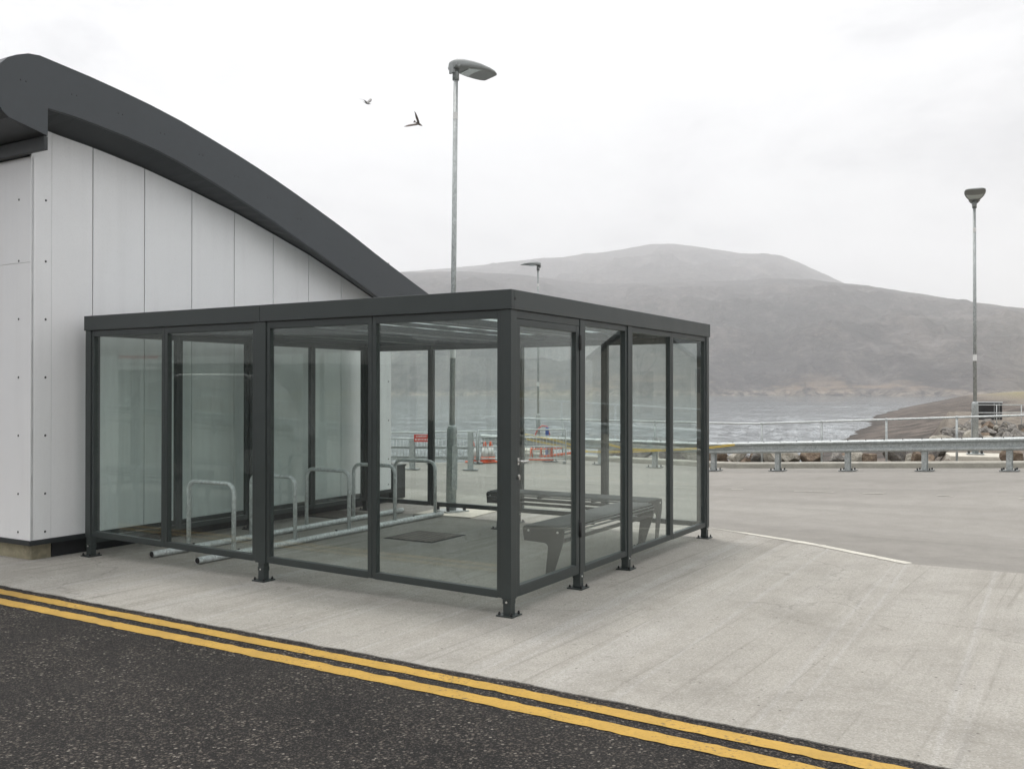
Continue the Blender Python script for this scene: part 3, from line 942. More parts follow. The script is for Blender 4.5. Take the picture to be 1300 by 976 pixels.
for y in (.4, .8, 1.6, 2.0, 2.8, 3.2, 4.0, 4.4):
    mb = MB(); mb.box(i0, i1, y - .014, y + .014, 2.205, 2.2395); mb.build('glazing_bar', fr, s)
ys_ = [j0, 1.2, 2.4, 3.6, j1]
for y0, y1 in zip(ys_, ys_[1:]):
    mb = MB(); mb.box(i0, i1, y0 + .004, y1 - .004, 2.264, 2.276); mb.build('roof_panel', MT['sheet'], s)
mb = MB()
mb.box(i0, i0 + .05, j0, j1, 2.176, 2.20); mb.box(i1 - .05, i1, j0, j1, 2.176, 2.20); mb.box(i0 + .05, i1 - .05, j0, j0 + .05, 2.176, 2.20); mb.box(i0 + .05, i1 - .05, j1 - .05, j1, 2.176, 2.20)
mb.build('ring_beam', fr, s, .002)

# ------------------------------------------------------------------ cycle rack
q = Vector((-2.89, 8.68))
rk = thing('cycle_rack', 'galvanised steel cycle rack of five hoops inside the glass shelter', 'bike rack', (q.x, q.y, 0), TH)
for y in (0, .632):
    x0 = 0. if y == 0 else .0
    mb = MB(); mb.tube([(x0, y, .034), (x0 + 3.9, y, .034)], .032, 14, 0, False)
    mb.tube([(x0, y, .034), (x0 + 3.9, y, .034)], .026, 14, 1, True)
    for x in (.5, 1.9, 3.3):
        mb.cyl(x, y, .064, .078, .012, 6, 1)
    mb.build('base_rail', [MT['rack'], MT['black']], rk)
for x in (.438, 1.265, 2.11, 2.93, 3.75):
    r = .095; zt = .70
    P = [(x, 0, .06), (x, 0, zt - r)]
    P += [(x, r - r * math.cos(a), zt - r + r * math.sin(a)) for a in lin(0.15, PI / 2, 7)]
    P += [(x, .632 - r + r * math.sin(a), zt - r + r * math.cos(a)) for a in lin(0, PI / 2 - .15, 7)]
    P += [(x, .632, zt - r), (x, .632, .06)]
    mb = MB(); mb.tube(P, .0215, 12); mb.build('hoop', MT['rack'], rk)


# ------------------------------------------------------------------ benches
def bench_at(loc, rz, label):
    t = thing('metal_bench', label, 'bench', loc, rz, 'slatted benches in the shelter')
    Lb = 1.95
    side = [(-.2, .425), (-.188, .445), (-.165, .452), (.165, .452), (.188, .445), (.2, .425), (.193, .335), (.085, .012), (.02, .012), (.048, .285), (.035, .305), (.01, .315), (-.185, .322)]
    for x in (-Lb / 2, Lb / 2):
        mb = MB(); mb.prism(side, x - .006, x + .006, lambda a, b, h: (h, a, b)); lg = mb.build('leg', MT['framed'], t, .002)
        mb = MB(); mb.box(x - .055, x + .055, -.02, .125, .001, .012)
        for dx, dy in ((-.038, .0), (.038, .0), (-.038, .1), (.038, .1)):
            mb.cyl(x + dx, dy, .012, .03, .009, 6)
        mb.build('foot_plate', MT['black'], lg)
        for y in (-.14, .14):
            mb = MB(); mb.tube([(x - .011, y, .41), (x + .011, y, .41)], .010, 8); mb.build('bolt', MT['silver'], lg)
    prof = [(-.196, .40), (-.190, .428), (-.165, .446)] + [(-.165 + .33 * i / 11, .452) for i in range(1, 11)] + [(.165, .446), (.190, .428), (.196, .40)]
    mb = MB()
    for y, z in prof:
        mb.tube([(-Lb / 2 + .006, y, z), (Lb / 2 - .006, y, z)], .0085, 8, 0)
    for i in range(38):
        x = -Lb / 2 + .05 + i * (Lb - .1) / 37
        mb.box(x - .002, x + .002, -.165, .165, .436, .4505)
    mb.build('seat', MT['slats'], t)
    for y in (-.175, .175):
        mb = MB(); mb.box(-Lb / 2 + .006, Lb / 2 - .006, y - .012, y + .012, .325, .355); mb.build('stretcher', MT['framed'], t, .002)
    for x in (-.33, .33):
        mb = MB(); mb.box(x - .012, x + .012, -.163, .163, .40, .436); mb.build('crossbar', MT['framed'], t, .002)
    return t


q = SH + AX * 2.20 + BX * .40
bench_at((q.x, q.y, 0), TH + 0, 'slatted metal bench set along the door side of the shelter')
q = SH + AX * (W - .62) + BX * 1.30
t2 = bench_at((q.x, q.y, 0), TH + PI / 2, 'slatted metal bench set along the back wall of the shelter, facing the rack')
# the leg side of each bench is turned to the wall behind it
bpy.data.objects['metal_bench'].rotation_euler.z = TH + PI
t2.rotation_euler.z = TH - PI / 2

# access covers
for (x, y, a, lab) in ((-.95, 10.32, .6, 'rusty square drain cover in the concrete beside the benches'), (-2.25, 12.15, .5, 'rusty square drain cover behind the cycle rack by the wall')):
    t = thing('drain_cover', lab, 'drain cover', (x, y, 0), TH, 'drain covers in the shelter floor')
    mb = MB(); mb.box(-.32, .32, -.32, .32, .001, .004); mb.build('cover_frame', MT['dark'], t)
    mb = MB(); mb.box(-.285, .285, -.285, .285, .004, .0085); mb.build('cover_plate', MT['grate'], t)


# ------------------------------------------------------------------ street lamps
def lamp(loc, head_rz, label, H=5.76, tilt=9, lean=0.):
    t = thing('street_lamp', label, 'street lamp', loc, head_rz, 'galvanised street lamps')
    g = MT['galv']
    mb = MB(); mb.lathe(0, 0, [(.068, .03), (.068, 1.05), (.066, 1.09), (.056, 1.125), (.040, 1.14)], 20)
    b = mb.build('base_sleeve', g, t)
    t.rotation_euler = (Matrix.Rotation(lean, 3, 'Y') @ Matrix.Rotation(head_rz, 3, 'Z')).to_euler()
    mb = MB(); mb.prism([(-.1, .35), (-.1, .86), (-.085, .9), (-.045, .9)][0:0] or [(-.045, .30), (.045, .30), (.045, .86), (.02, .885), (-.02, .885), (-.045, .86)], .060, .074, lambda a, c, h: (a, -h, c)); mb.build('access_door', g, b, .003)
    mb = MB(); mb.box(-.17, .17, -.17, .17, .012, .03)
    for dx in (-.125, .125):
        for dy in (-.125, .125):
            mb.cyl(dx, dy, .03, .055, .022, 6, 1); mb.cyl(dx, dy, .055, .085, .02, 10, 1); mb.ball((dx, dy, .085), .02, 1, n=5)
    mb.build('base_plate', [g, MT['black']], b)
    mb = MB(); mb.tube([(0, 0, 1.13), (0, 0, H)], .035, 16, 0, True, [.038, .030]); p = mb.build('pole', g, t)
    for z0_, z1_, r_ in ((2.02, 2.16, .0385), (H - .62, H - .53, .0335)):
        mb = MB(); mb.tube([(0, 0, z0_), (0, 0, z1_)], r_, 16, 0, False); mb.build('sticker', MT['sticker'], p)
    # head: spine along +x, rising slightly
    mb = MB(); sec = []
    tl = math.radians(tilt)
    for x, w, h, zt in ((-.085, .055, .03, .10), (-.075, .085, .055, .125), (-.02, .10, .065, .135), (.08, .125, .07, .135), (.2, .175, .066, .125), (.34, .205, .056, .11), (.48, .21, .040, .092), (.58, .195, .027, .075), (.635, .165, .016, .062), (.65, .14, .008, .055)):
        ring = []
        for kk in range(16):
            a = 2 * PI * kk / 16
            cx, cz = math.cos(a), math.sin(a)
            yy = w * (abs(cx) ** .55) * (1 if cx > 0 else -1)
            zz = (h * 1.25 * (abs(cz) ** .8) if cz > 0 else -h * .55 * (abs(cz) ** .3))
            X = x * (.86 if x > 0 else .8); Z = zt - .07 + zz
            ring.append((X * math.cos(tl) - Z * math.sin(tl), yy, H + X * math.sin(tl) + Z * math.cos(tl) + .02))
        sec.append(ring)
    mb.add([q for R in sec for q in R], [(i * 16 + kk, i * 16 + (kk + 1) % 16, (i + 1) * 16 + (kk + 1) % 16, (i + 1) * 16 + kk) for i in range(len(sec) - 1) for kk in range(16)], 0, True)
    mb.add(sec[0], [tuple(range(16))]); mb.add(sec[-1], [tuple(range(16))])
    hd = mb.build('lamp_head', MT['lampgrey'], t)
    mb = MB()

    def hp(x, y, z):
        return (x * math.cos(tl) - z * math.sin(tl), y, H + x * math.sin(tl) + z * math.cos(tl) + .02)
    pl = [(.13, -.11), (.13, .11), (.26, .16), (.41, .165), (.51, .13), (.51, -.13), (.41, -.165), (.26, -.16)]
    mb.prism(pl, -.002, .03, lambda a, c, h: hp(a, c, h + .012 - (.2 - a) * 0 + .0 * a)); mb.build('lens', MT['lens'], hd)
    mb = MB(); mb.cyl(0, 0, H - .10, H + .05, .045, 16); mb.box(-.075, -.045, -.05, .05, H - .02, H + .115); mb.tube([(-.03, -.108, H + .075), (-.03, .108, H + .075)], .028, 12)
    mb.build('bracket', MT['galvd'], hd)
    return t


lamp((-.80, 12.42, .0), math.radians(36), 'tall grey street lamp standing right behind the glass shelter', 5.78, 4, math.radians(.6))
lamp((.84, 30.4, -.3), math.radians(200), 'far grey street lamp with its head just above the shelter roof', 5.85, 6)
lamp((10.0, 20.4, .21), math.radians(-114), 'grey street lamp on a concrete slab by the boulders', 5.42, 22)
sl = thing('lamp_slab', 'low square concrete slab under the lamp behind the shelter', 'slab', (-.72, 12.36, 0), TH + .1, 'concrete slabs under lamps')
mb = MB(); mb.box(-.42, .48, -.42, .42, .0, .011); mb.build('slab', MT['slab'], sl, .004)
s2 = thing('lamp_slab', 'thick pale concrete slab under the lamp by the boulders', 'slab', (10.05, 20.35, -.04), -.35, 'concrete slabs under lamps')
mb = MB(); mb.box(-.6, .6, -.55, .6, .0, .25); mb.build('slab', MT['slab'], s2, .02)
s3 = thing('lamp_slab', 'pale concrete block under the far lamp beyond the fence', 'slab', (.84, 30.4, -.9), 0, 'concrete slabs under lamps')
mb = MB(); mb.box(-.5, .5, -.5, .5, -3.4, .608); mb.build('slab', MT['slab'], s3, .02)

# ------------------------------------------------------------------ crash barrier
gr = thing('crash_barrier', 'long galvanised crash barrier on short posts beside the quay', 'crash barrier', (GP.x, GP.y, 0), 0)


def gl(u, v, z):
    x, y = gpt(u, v); return (x - GP.x, y - GP.y, z + gz(x, y))


wprof = [(-.02, .235), (-.055, .25), (-.085, .275), (-.085, .305), (-.05, .335), (-.025, .355), (-.025, .43), (-.05, .455), (-.085, .48), (-.085, .515), (-.055, .54), (-.02, .555)]
back_ = [(a + .012, z) for a, z in reversed(wprof)]
sq = lambda P: [(a, .555 - (.555 - z) * .69) for a, z in P]
pr = sq(wprof) + sq(back_)
us = lin(-5.9, 14, 80); mb = MB(); rings = [[gl(u, v, z) for v, z in pr] for u in us]; m = len(pr)
mb.add([p for R in rings for p in R], [(i * m + kk, i * m + (kk + 1) % m, (i + 1) * m + (kk + 1) % m, (i + 1) * m + kk) for i in range(len(us) - 1) for kk in range(m)])
mb.add(rings[0], [tuple(range(m))]); mb.add(rings[-1], [tuple(range(m))])
for u in lin(-5.6, 13.8, 62):
    mb.ball(gl(u, -.05, .53 + .025), .010, 1, n=4)
mb.build('beam', [MT['galv'], MT['framed']], gr, .002)
for kk in range(-4, 11):
    u = kk * 1.322
    mb = MB()
    for u0, u1, v0, v1 in ((-.045, .045, -.012, .0), (-.045, .045, .07, .082), (-.006, .006, .0, .07)):
        pp = [gl(u + a, b, z) for z in (.01, .54) for a, b in ((u0, v0), (u1, v0), (u1, v1), (u0, v1))]
        mb.add(pp, [(3, 2, 1, 0), (4, 5, 6, 7), (0, 1, 5, 4), (1, 2, 6, 5), (2, 3, 7, 6), (3, 0, 4, 7)])
    p = mb.build('post', MT['galv'], gr)
    mb = MB()
    pp = [gl(u + a, b, z) for z in (-.005, .012) for a, b in ((-.14, -.09), (.14, -.09), (.14, .15), (-.14, .15))]
    mb.add(pp, [(3, 2, 1, 0), (4, 5, 6, 7), (0, 1, 5, 4), (1, 2, 6, 5), (2, 3, 7, 6), (3, 0, 4, 7)])
    for a, b in ((-.1, -.06), (.1, -.06), (.1, .11), (-.1, .11)):
        q = gl(u + a, b, .012); mb.tube([q, (q[0], q[1], q[2] + .035)], .014, 6, 1)
    mb.build('base_plate', [MT['galvd'], MT['framed']], p)

# single rail handrail behind it
hr = thing('handrail', 'thin galvanised handrail running behind the crash barrier', 'handrail', (GP.x, GP.y, 0), 0)
V2 = 1.92
mb = MB(); mb.tube([gl(u, V2, .875) for u in lin(-6.5, 14, 60)], .021, 10); mb.build('rail', MT['galvl'], hr)
for kk in range(-5, 11):
    u = .225 + kk * 1.285
    mb = MB(); mb.tube([gl(u, V2, -.02), gl(u, V2, .86)], .022, 10, 0); mb.ball(gl(u, V2, .875), .032, 0, n=6)
    mb.build('post', MT['galv'], hr)


# ------------------------------------------------------------------ boulders
def rock_mesh(seed, mat):
    bm = bmesh.new(); bmesh.ops.create_icosphere(bm, subdivisions=4, radius=1)
    rnd = random.Random(seed)
    planes = [(Vector((rnd.gauss(0, 1), rnd.gauss(0, 1), rnd.gauss(0, 1))).normalized(), rnd.uniform(.42, .82)) for _ in range(17)]
    for v in bm.verts:
        p = v.co.copy()
        for nn, dd in planes:
            e = p.dot(nn) - dd
            if e > 0:
                p -= nn * e * .93
        p += p.normalized() * (noise.fractal(p * 1.6 + Vector((seed * 3.1, 0, 0)), .9, 2.1, 5) * .075)
        v.co = p
    me = bpy.data.meshes.new('boulder'); bm.to_mesh(me); bm.free()
    me.polygons.foreach_set('use_smooth', [False] * len(me.polygons))
    me.materials.append(MT[mat])
    return me


RM = [rock_mesh(i, ('rock1', 'rock2', 'rock1', 'rock3', 'rock2', 'rock1', 'rock3', 'rock2')[i]) for i in range(8)]
NAMES = {0: 'grey', 1: 'pale', 2: 'grey', 3: 'brown', 4: 'pale', 5: 'grey', 6: 'brown', 7: 'pale'}


def boulder(x, y, z, sx, sy, sz, rz, k, where, group):
    o = bpy.data.objects.new('boulder', RM[k]); C.objects.link(o)
    o.location = (x, y, z); o.scale = (sx, sy, sz); o.rotation_euler = (random.uniform(-.4, .4), random.uniform(-.4, .4), rz)
    return tag(o, f'{NAMES[k]} boulder {where}', 'boulder', group)


u = -4.2
while u < 12.5:
    w = random.uniform(.2, .40)
    v = random.uniform(2.45, 2.95)
    if not (3.55 < u < 4.75):
        x, y = gpt(u, v)
        boulder(x, y, gz(x, y) + w * .35 + .0, w * random.uniform(.9, 1.3), w, w * random.uniform(.7, .95), random.uniform(0, 6), random.choice((0, 1, 1, 2, 3, 4, 5, 7, 7, 6)), 'in the row under the crash barrier', 'boulders along the quay edge')
    u += w * random.uniform(1.25, 1.75)
for _ in range(36):
    u = random.uniform(-4, 9); v = random.uniform(3.3, 5.6); w = random.uniform(.2, .42)
    if 3.2 < u < 7.5: continue
    x, y = gpt(u, v); z = shore_h(x, y)
    boulder(x, y, z + .09, w * 1.2, w, w * .8, random.uniform(0, 6), random.randrange(8), 'on the slope below the quay edge', 'boulders on the sea wall slope')
# heap behind the right lamp: a low front rank, then higher ranks
WH = 'in the rock heap behind the right lamp'
for (dist, z0, pxs, wr) in ((23.2, .24, (1206, 1318, 24), .27), (24.0, .38, (1212, 1330, 21), .30), (24.9, .48, (1222, 1334, 20), .28), (25.8, .54, (1234, 1336, 19), .26), (26.8, .56, (1230, 1336, 24), .24)):
    px = pxs[0]
    while px < pxs[1]:
        w = wr * random.uniform(.5, 1.15)
        X = (px - 650) / 1199 * dist
        if not (px < 1245 and z0 > .75 and random.random() < .5):
            boulder(X, dist + random.uniform(-.25, .25), z0 + random.uniform(-.1, .06) - max(0, (1228 - px)) * .008, w * random.uniform(.95, 1.4), w, w * random.uniform(.65, .95), random.uniform(0, 6), random.choice((0, 2, 5, 0, 3, 2, 6, 5)), WH, 'boulders heaped by the lamp')
        px += w * 1199 / dist * random.uniform(1.2, 1.6)
for _ in range(60):
    px = random.uniform(1200, 1330); dist = random.uniform(22.8, 25.2); w = random.uniform(.09, .2)
    boulder((px - 650) / 1199 * dist, dist, .13 + (dist - 22.8) * .17 + random.uniform(-.02, .1), w * 1.25, w, w * .8, random.uniform(0, 6), random.choice((0, 2, 5, 1, 7)), 'wedged among bigger ones in the heap by the lamp', 'boulders heaped by the lamp')
for px, dist, z0, w in ((1186, 22.6, .17, .34), (1196, 23.0, .2, .26), (1203, 23.6, .24, .36), (1216, 24.2, .38, .36), (1199, 22.9, .12, .25), (1213, 23.4, .2, .36)):
    boulder((px - 650) / 1199 * dist, dist, z0, w * 1.35, w * .8, w * .6, random.uniform(-.3, .5), random.choice((1, 2, 5)), WH, 'boulders heaped by the lamp')

# black slatted enclosure on the bank
bx_ = thing('bin_enclosure', 'black slatted bin enclosure on the bank behind the boulders', 'enclosure', (17.75, 35.2, .48), -.48)
mb = MB()
for i in range(12):
    z = .04 + i * .05
    mb.box(-.42, .46, -.4, -.385, z, z + .045); mb.box(.445, .46, -.384, .4, z, z + .045); mb.box(-.435, -.421, -.384, .4, z, z + .045)
mb.box(-.418, .443, -.383, .38, .02, .645)
mb.build('slatted_wall', MT['bin'], bx_)
mb = MB(); mb.box(-.45, .475, -.415, .42, .65, .685); mb.build('top_frame', MT['galvl'], bx_)
for x in (.2, .36):
    mb = MB(); mb.box(x - .012, x + .012, -.412, -.401, .02, .65); mb.build('post', MT['galvd'], bx_)
rl = thing('low_railing', 'short galvanised two rail fence in front of the black enclosure', 'railing', (16.0, 32, .5), 0)
mb = MB(); mb.tube([(-.3, 0, .60), (2.6, -.6, .60)], .014, 8); mb.build('rail', MT['galvl'], rl)
mb = MB(); mb.tube([(-.3, 0, .33), (2.6, -.6, .33)], .016, 8); mb.build('rail', MT['galvl'], rl)
for x in (.35, 1.1, 1.85, 2.55):
    mb = MB(); y = -(x + .3) / 2.9 * .6; mb.tube([(x, y, -.25), (x, y, .6)], .016, 8); mb.build('post', MT['galvl'], rl)

# ------------------------------------------------------------------ quay fence, barrier, cones, sign seen through the glass
FE = [(-3.75, 20.75), (-2.75, 20.65), (-1.75, 20.55), (-.75, 20.6), (.25, 20.85), (1.2, 20.75)]
LB = ['steel mesh fence panel nearest the white wall', 'steel mesh fence panel behind the red sign', 'steel mesh fence panel behind the near lamp pole', 'steel mesh fence panel with cones in front of it', 'steel mesh fence panel by the end of the crash barrier']
for i, (p, q) in enumerate(zip(FE, FE[1:])):
    d = Vector(q) - Vector(p); ln = d.length
    t = thing('mesh_fence', LB[i], 'fence panel', (p[0], p[1], 0), math.atan2(d.y, d.x), 'mesh fence panels on the quay')
    top = .66 + .018 * i
    mb = MB(); mb.tube([(.02, 0, .06), (.02, 0, top), (ln - .02, 0, top), (ln - .02, 0, .06)], .02, 8); mb.tube([(.02, 0, .1), (ln - .02, 0, .1)], .016, 8); mb.tube([(.02, 0, top - .14), (ln - .02, 0, top - .14)], .014, 8); mb.tube([(.02, 0, .36), (ln - .02, 0, .36)], .013, 8)
    mb.build('fence_frame', MT['galvl'], t)
    mb = MB()
    for kk in range(1, 13):
        x = ln * kk / 13
        mb.tube([(x, 0, .1), (x, 0, top - .14)], .0055, 5)
    mb.build('mesh_infill', MT['galvl'], t)
    for x in (.05, ln - .05):
        mb = MB(); mb.box(x - .03, x + .03, -.16, .16, -.01, .04); mb.build('foot', MT['galvd'], t)
br = thing('post_barrier', 'grey two rail barrier carrying the red sign', 'barrier', (-2.02, 19.15, 0), -.15)
for x in (0, 1.2):
    mb = MB()
    for b in ((-.05, .05, -.05, -.038), (-.05, .05, .038, .05), (-.006, .006, -.038, .038)):
        mb.box(*b, .01, .62 + .14 * (x > 0))
    p = mb.build('post', MT['galv'], br)
    mb = MB(); mb.box(x - .05, x + .05, -.05, .05, 0, .02) if 0 else mb.box(x - .14, x + .14, -.12, .12, 0, .014)
    mb.build('base_plate', MT['galvd'], p)
    p.location.x = x
    p.children[0].location.x = -x
for z in (.21, .41):
    mb = MB(); mb.box(-1.6, 1.25, .06, .09, z, z + .045); mb.build('rail', MT['galvd'], br)
sg = thing('warning_sign', 'small red warning sign with white lettering on the grey barrier', 'sign', (-2.0 + .17, 19.08, .63), -.12)
mb = MB(); mb.box(-.15, .15, -.012, -.004, -.075, .075); mb.build('sign_plate', MT['red'], sg, .003)
mb = MB(); rr = random.Random(4)
for z, x0, x1 in ((.018, -.105, .105), (-.045, -.125, .125)):
    x = x0
    while x < x1:
        w = rr.uniform(.013, .024)
        mb.box(x, x + .006, -.0145, -.0125, z, z + .036); mb.box(x + .006, x + w - .004, -.0145, -.0125, z + rr.choice((0, .014, .03)), z + .036 if rr.random() < .3 else z + .0365 - .02 * rr.random())
        x += w + (.014 if rr.random() < .22 else .003)
mb.build('lettering', MT['wht'], sg)


def cone(x, y, z, label, sc=1.):
    t = thing('traffic_cone', label, 'traffic cone', (x, y, z), random.uniform(0, 1), 'traffic cones on the quay')
    t.scale = (sc, sc, sc)
    mb = MB(); mb.box(-.14, .14, -.14, .14, 0, .03); mb.build('base', MT['orange'], t, .008)
    mb = MB(); mb.lathe(0, 0, [(.105, .03), (.092, .13)], 18); mb.lathe(0, 0, [(.05, .33), (.028, .45), (.022, .46)], 18); mb.build('cone_body', MT['orange'], t)
    mb = MB(); mb.lathe(0, 0, [(.092, .131), (.051, .329)], 18); mb.build('reflective_band', MT['wht'], t)


cone(-.86, 20.88, 0, 'orange and white traffic cone half hidden by the grey post')
cone(-.60, 20.86, 0, 'orange and white traffic cone standing clear of the post')
cone(-.47, 20.95, 0, 'orange and white traffic cone tucked close behind another')

# yellow tape slung over the crash barrier
mb = MB()
for P in ([(-4.55, .48), (-3.7, .36), (-2.9, .24), (-1.6, .31), (-.2, .43), (.5, .50)], [(-2.9, .25), (-3.4, .42), (-4.3, .56), (-4.9, .60)], [(-2.4, .44), (-1.9, .34), (-.9, .36)]):
    Q = smooth_poly(P, 2)
    mb.tube([gl(u, -.095, z) for u, z in Q], .009, 6)
    mb.tube([gl(u, -.097, z + .025) for u, z in Q], .006, 6)
o = mb.build('safety_tape', MT['tape'], None, 0, (GP.x, GP.y, 0)); tag(o, 'yellow safety tape slung along the crash barrier', 'tape')
# orange tubular stand with hose, blue post
ft = thing('pipe_stand', 'orange tubular stand on the kerb behind the crash barrier', 'stand', (.62, 21.2, 0), -.2)
mb = MB()
for x in (-.22, .0, .24):
    mb.tube([(x, -.05, .03), (x + .03, 0, .3), (x + .05, .1, .03)], .018, 7)
mb.tube([(-.2, 0, .27), (.5, 0, .30)], .018, 7); mb.tube([(-.24, -.05, .04), (.3, -.05, .04)], .018, 7); mb.tube([(.0, 0, .1), (.75, .02, .2)], .028, 8)
mb.build('tube_frame', MT['orange'], ft)
bp = thing('marker_post', 'thin blue marker post with a red hose behind the crash barrier', 'post', (.83, 22.3, 0), 0)
mb = MB(); mb.box(-.04, .04, -.03, .03, -.3, .72); mb.build('post', MT['blue'], bp, .005)
mb = MB(); mb.tube(smooth_poly3 if 0 else [(-.32, 0, .25), (-.3, 0, .5), (-.22, 0, .68), (-.12, 0, .76), (.0, .04, .74), (.06, .05, .55), (.05, .05, .3)], .014, 7); mb.build('hose', MT['red'], bp)

# ------------------------------------------------------------------ gulls
def gull(loc, rot, label, mat, span, bend, flap):
    mb = MB()
    mb.tube([(-.26, 0, .0), (-.18, 0, .01), (-.05, 0, .0), (.1, 0, .005), (.2, 0, .03), (.26, 0, .045), (.30, 0, .035)], 1, 10, 0, True, [.012, .03, .062, .058, .038, .032, .010])
    mb.tube([(.29, 0, .037), (.345, 0, .022)], 1, 6, 0, True, [.011, .003])
    mb.add([(-.24, -.03, .01), (-.38, -.075, .012), (-.38, .075, .012), (-.24, .03, .01), (-.24, 0, -.004), (-.38, 0, .004)], [(0, 1, 5, 4), (4, 5, 2, 3), (0, 3, 2, 1)])
    for sg_ in (1, -1):
        st = [(0.03, .08, -.13, .022), (.25, .13, -.11, .02), (.45, .11, -.13, .016), (.7, .0, -.19, .010), (.88, -.12, -.235, .006), (1.0, -.24, -.27, .002)]
        top = []; bot = []
        for i, (yy, xf, xb, th2) in enumerate(st):
            z = flap[0 if sg_ > 0 else 1] * (yy if yy < .5 else .5 + (yy - .5) * bend)
            Y = sg_ * yy * span
            top += [(xf, Y, z + .0), ((xf + xb) / 2, Y, z + th2), (xb, Y, z)]; bot += [((xf + xb) / 2, Y, z - th2 * .4)]
        nn = len(st)
        fs = []
        for i in range(nn - 1):
            a, b = 3 * i, 3 * (i + 1)
            fs += [(a, b, b + 1, a + 1), (a + 1, b + 1, b + 2, a + 2)]
            fs += [(a, 3 * nn + i, 3 * nn + i + 1, b), (3 * nn + i, a + 2, b + 2, 3 * nn + i + 1)]
        mb.add(top + bot, fs, 0, True)
    o = mb.build('gull', mat, None, 0, loc); o.rotation_euler = rot
    return tag(o, label, 'gull', 'gulls in the sky')


def basis(xa, za):
    xa = Vector(xa).normalized(); za = Vector(za); za = (za - xa * za.dot(xa)).normalized(); ya = za.cross(xa)
    return Matrix((xa, ya, za)).transposed().to_euler()


gull((-4.95, 50., 15.7), basis((.70, -.50, -.50), (-.62, -.75, .15)), 'larger dark gull banking left of the tall lamp', MT['gulld'], .48, .35, (.62, .95))
gull((-10.0, 65., 21.35), basis((.85, -.35, -.42), (.25, -.45, .85)), 'smaller pale gull gliding above and left of the other', MT['gull'], .72, .1, (.42, .5))

# ------------------------------------------------------------------ across the street: only seen mirrored in the panes
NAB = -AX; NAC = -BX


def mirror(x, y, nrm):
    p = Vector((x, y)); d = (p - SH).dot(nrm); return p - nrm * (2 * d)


# low white office with a sign, its face towards the shelter
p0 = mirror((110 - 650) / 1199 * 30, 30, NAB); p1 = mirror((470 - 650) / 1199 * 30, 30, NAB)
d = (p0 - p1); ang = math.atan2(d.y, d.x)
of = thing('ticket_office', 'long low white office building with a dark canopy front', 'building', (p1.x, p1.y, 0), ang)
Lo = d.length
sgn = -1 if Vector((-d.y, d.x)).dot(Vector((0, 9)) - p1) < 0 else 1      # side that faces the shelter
Y = lambda y: y * sgn
def ybox(mb, x0, x1, y0, y1, z0, z1, m=0):
    a, b = sorted((Y(y0), Y(y1))); return mb.box(x0, x1, a, b, z0, z1, m)
mb = MB(); ybox(mb, -1, Lo + 3, -5, -1.6, 0, 3.3); mb.build('wall', MT['slate'], of)
mb = MB(); ybox(mb, -1.2, Lo + 3.2, -5.2, .0, 2.45, 3.35); mb.build('canopy', MT['render'], of)
for x in (2.2, 5.2, 7.4, Lo + .3, Lo + 2.6):
    mb = MB(); ybox(mb, x - .28, x + .28, -1.58, -1.5, 0, 2.44); mb.build('column', MT['render'], of)
sgx = Lo - 1.45
bd = tag(thing('x', 'x', 'x'), 'white name board with a red top edge on the office canopy', 'sign'); bd.name = 'name_board'
w = Vector((math.cos(ang), math.sin(ang))); nv = Vector((-math.sin(ang), math.cos(ang))) * sgn
bl = p1 + w * sgx + nv * .02
bd.location = (bl.x, bl.y, 2.25); bd.rotation_euler.z = ang + (PI if sgn > 0 else 0)
mb = MB(); mb.box(-.85, .85, -.06, 0, 0, .42); mb.build('board', MT['wht'], bd)
mb = MB(); mb.box(-.85, .85, -.07, -.061, .34, .44); mb.build('red_edge', MT['red'], bd)
cu = bpy.data.curves.new('lettering', 'FONT'); cu.body = 'Ullapool Ferry Terminal'; cu.size = .15; cu.align_x = 'CENTER'; cu.extrude = .003
tx = bpy.data.objects.new('lettering', cu); C.objects.link(tx); tx.parent = bd; tx.location = (0, -.066, .12); tx.rotation_euler = (PI / 2, 0, 0)
cu.materials.append(MT['slate'])
bpy.context.view_layer.update()
tm = bpy.data.meshes.new_from_object(tx.evaluated_get(bpy.context.evaluated_depsgraph_get()))
t_ = bpy.data.objects.new('lettering', tm); C.objects.link(t_); t_.parent = bd; t_.location = tx.location; t_.rotation_euler = tx.rotation_euler
bpy.data.objects.remove(tx); t_.name = 'lettering'


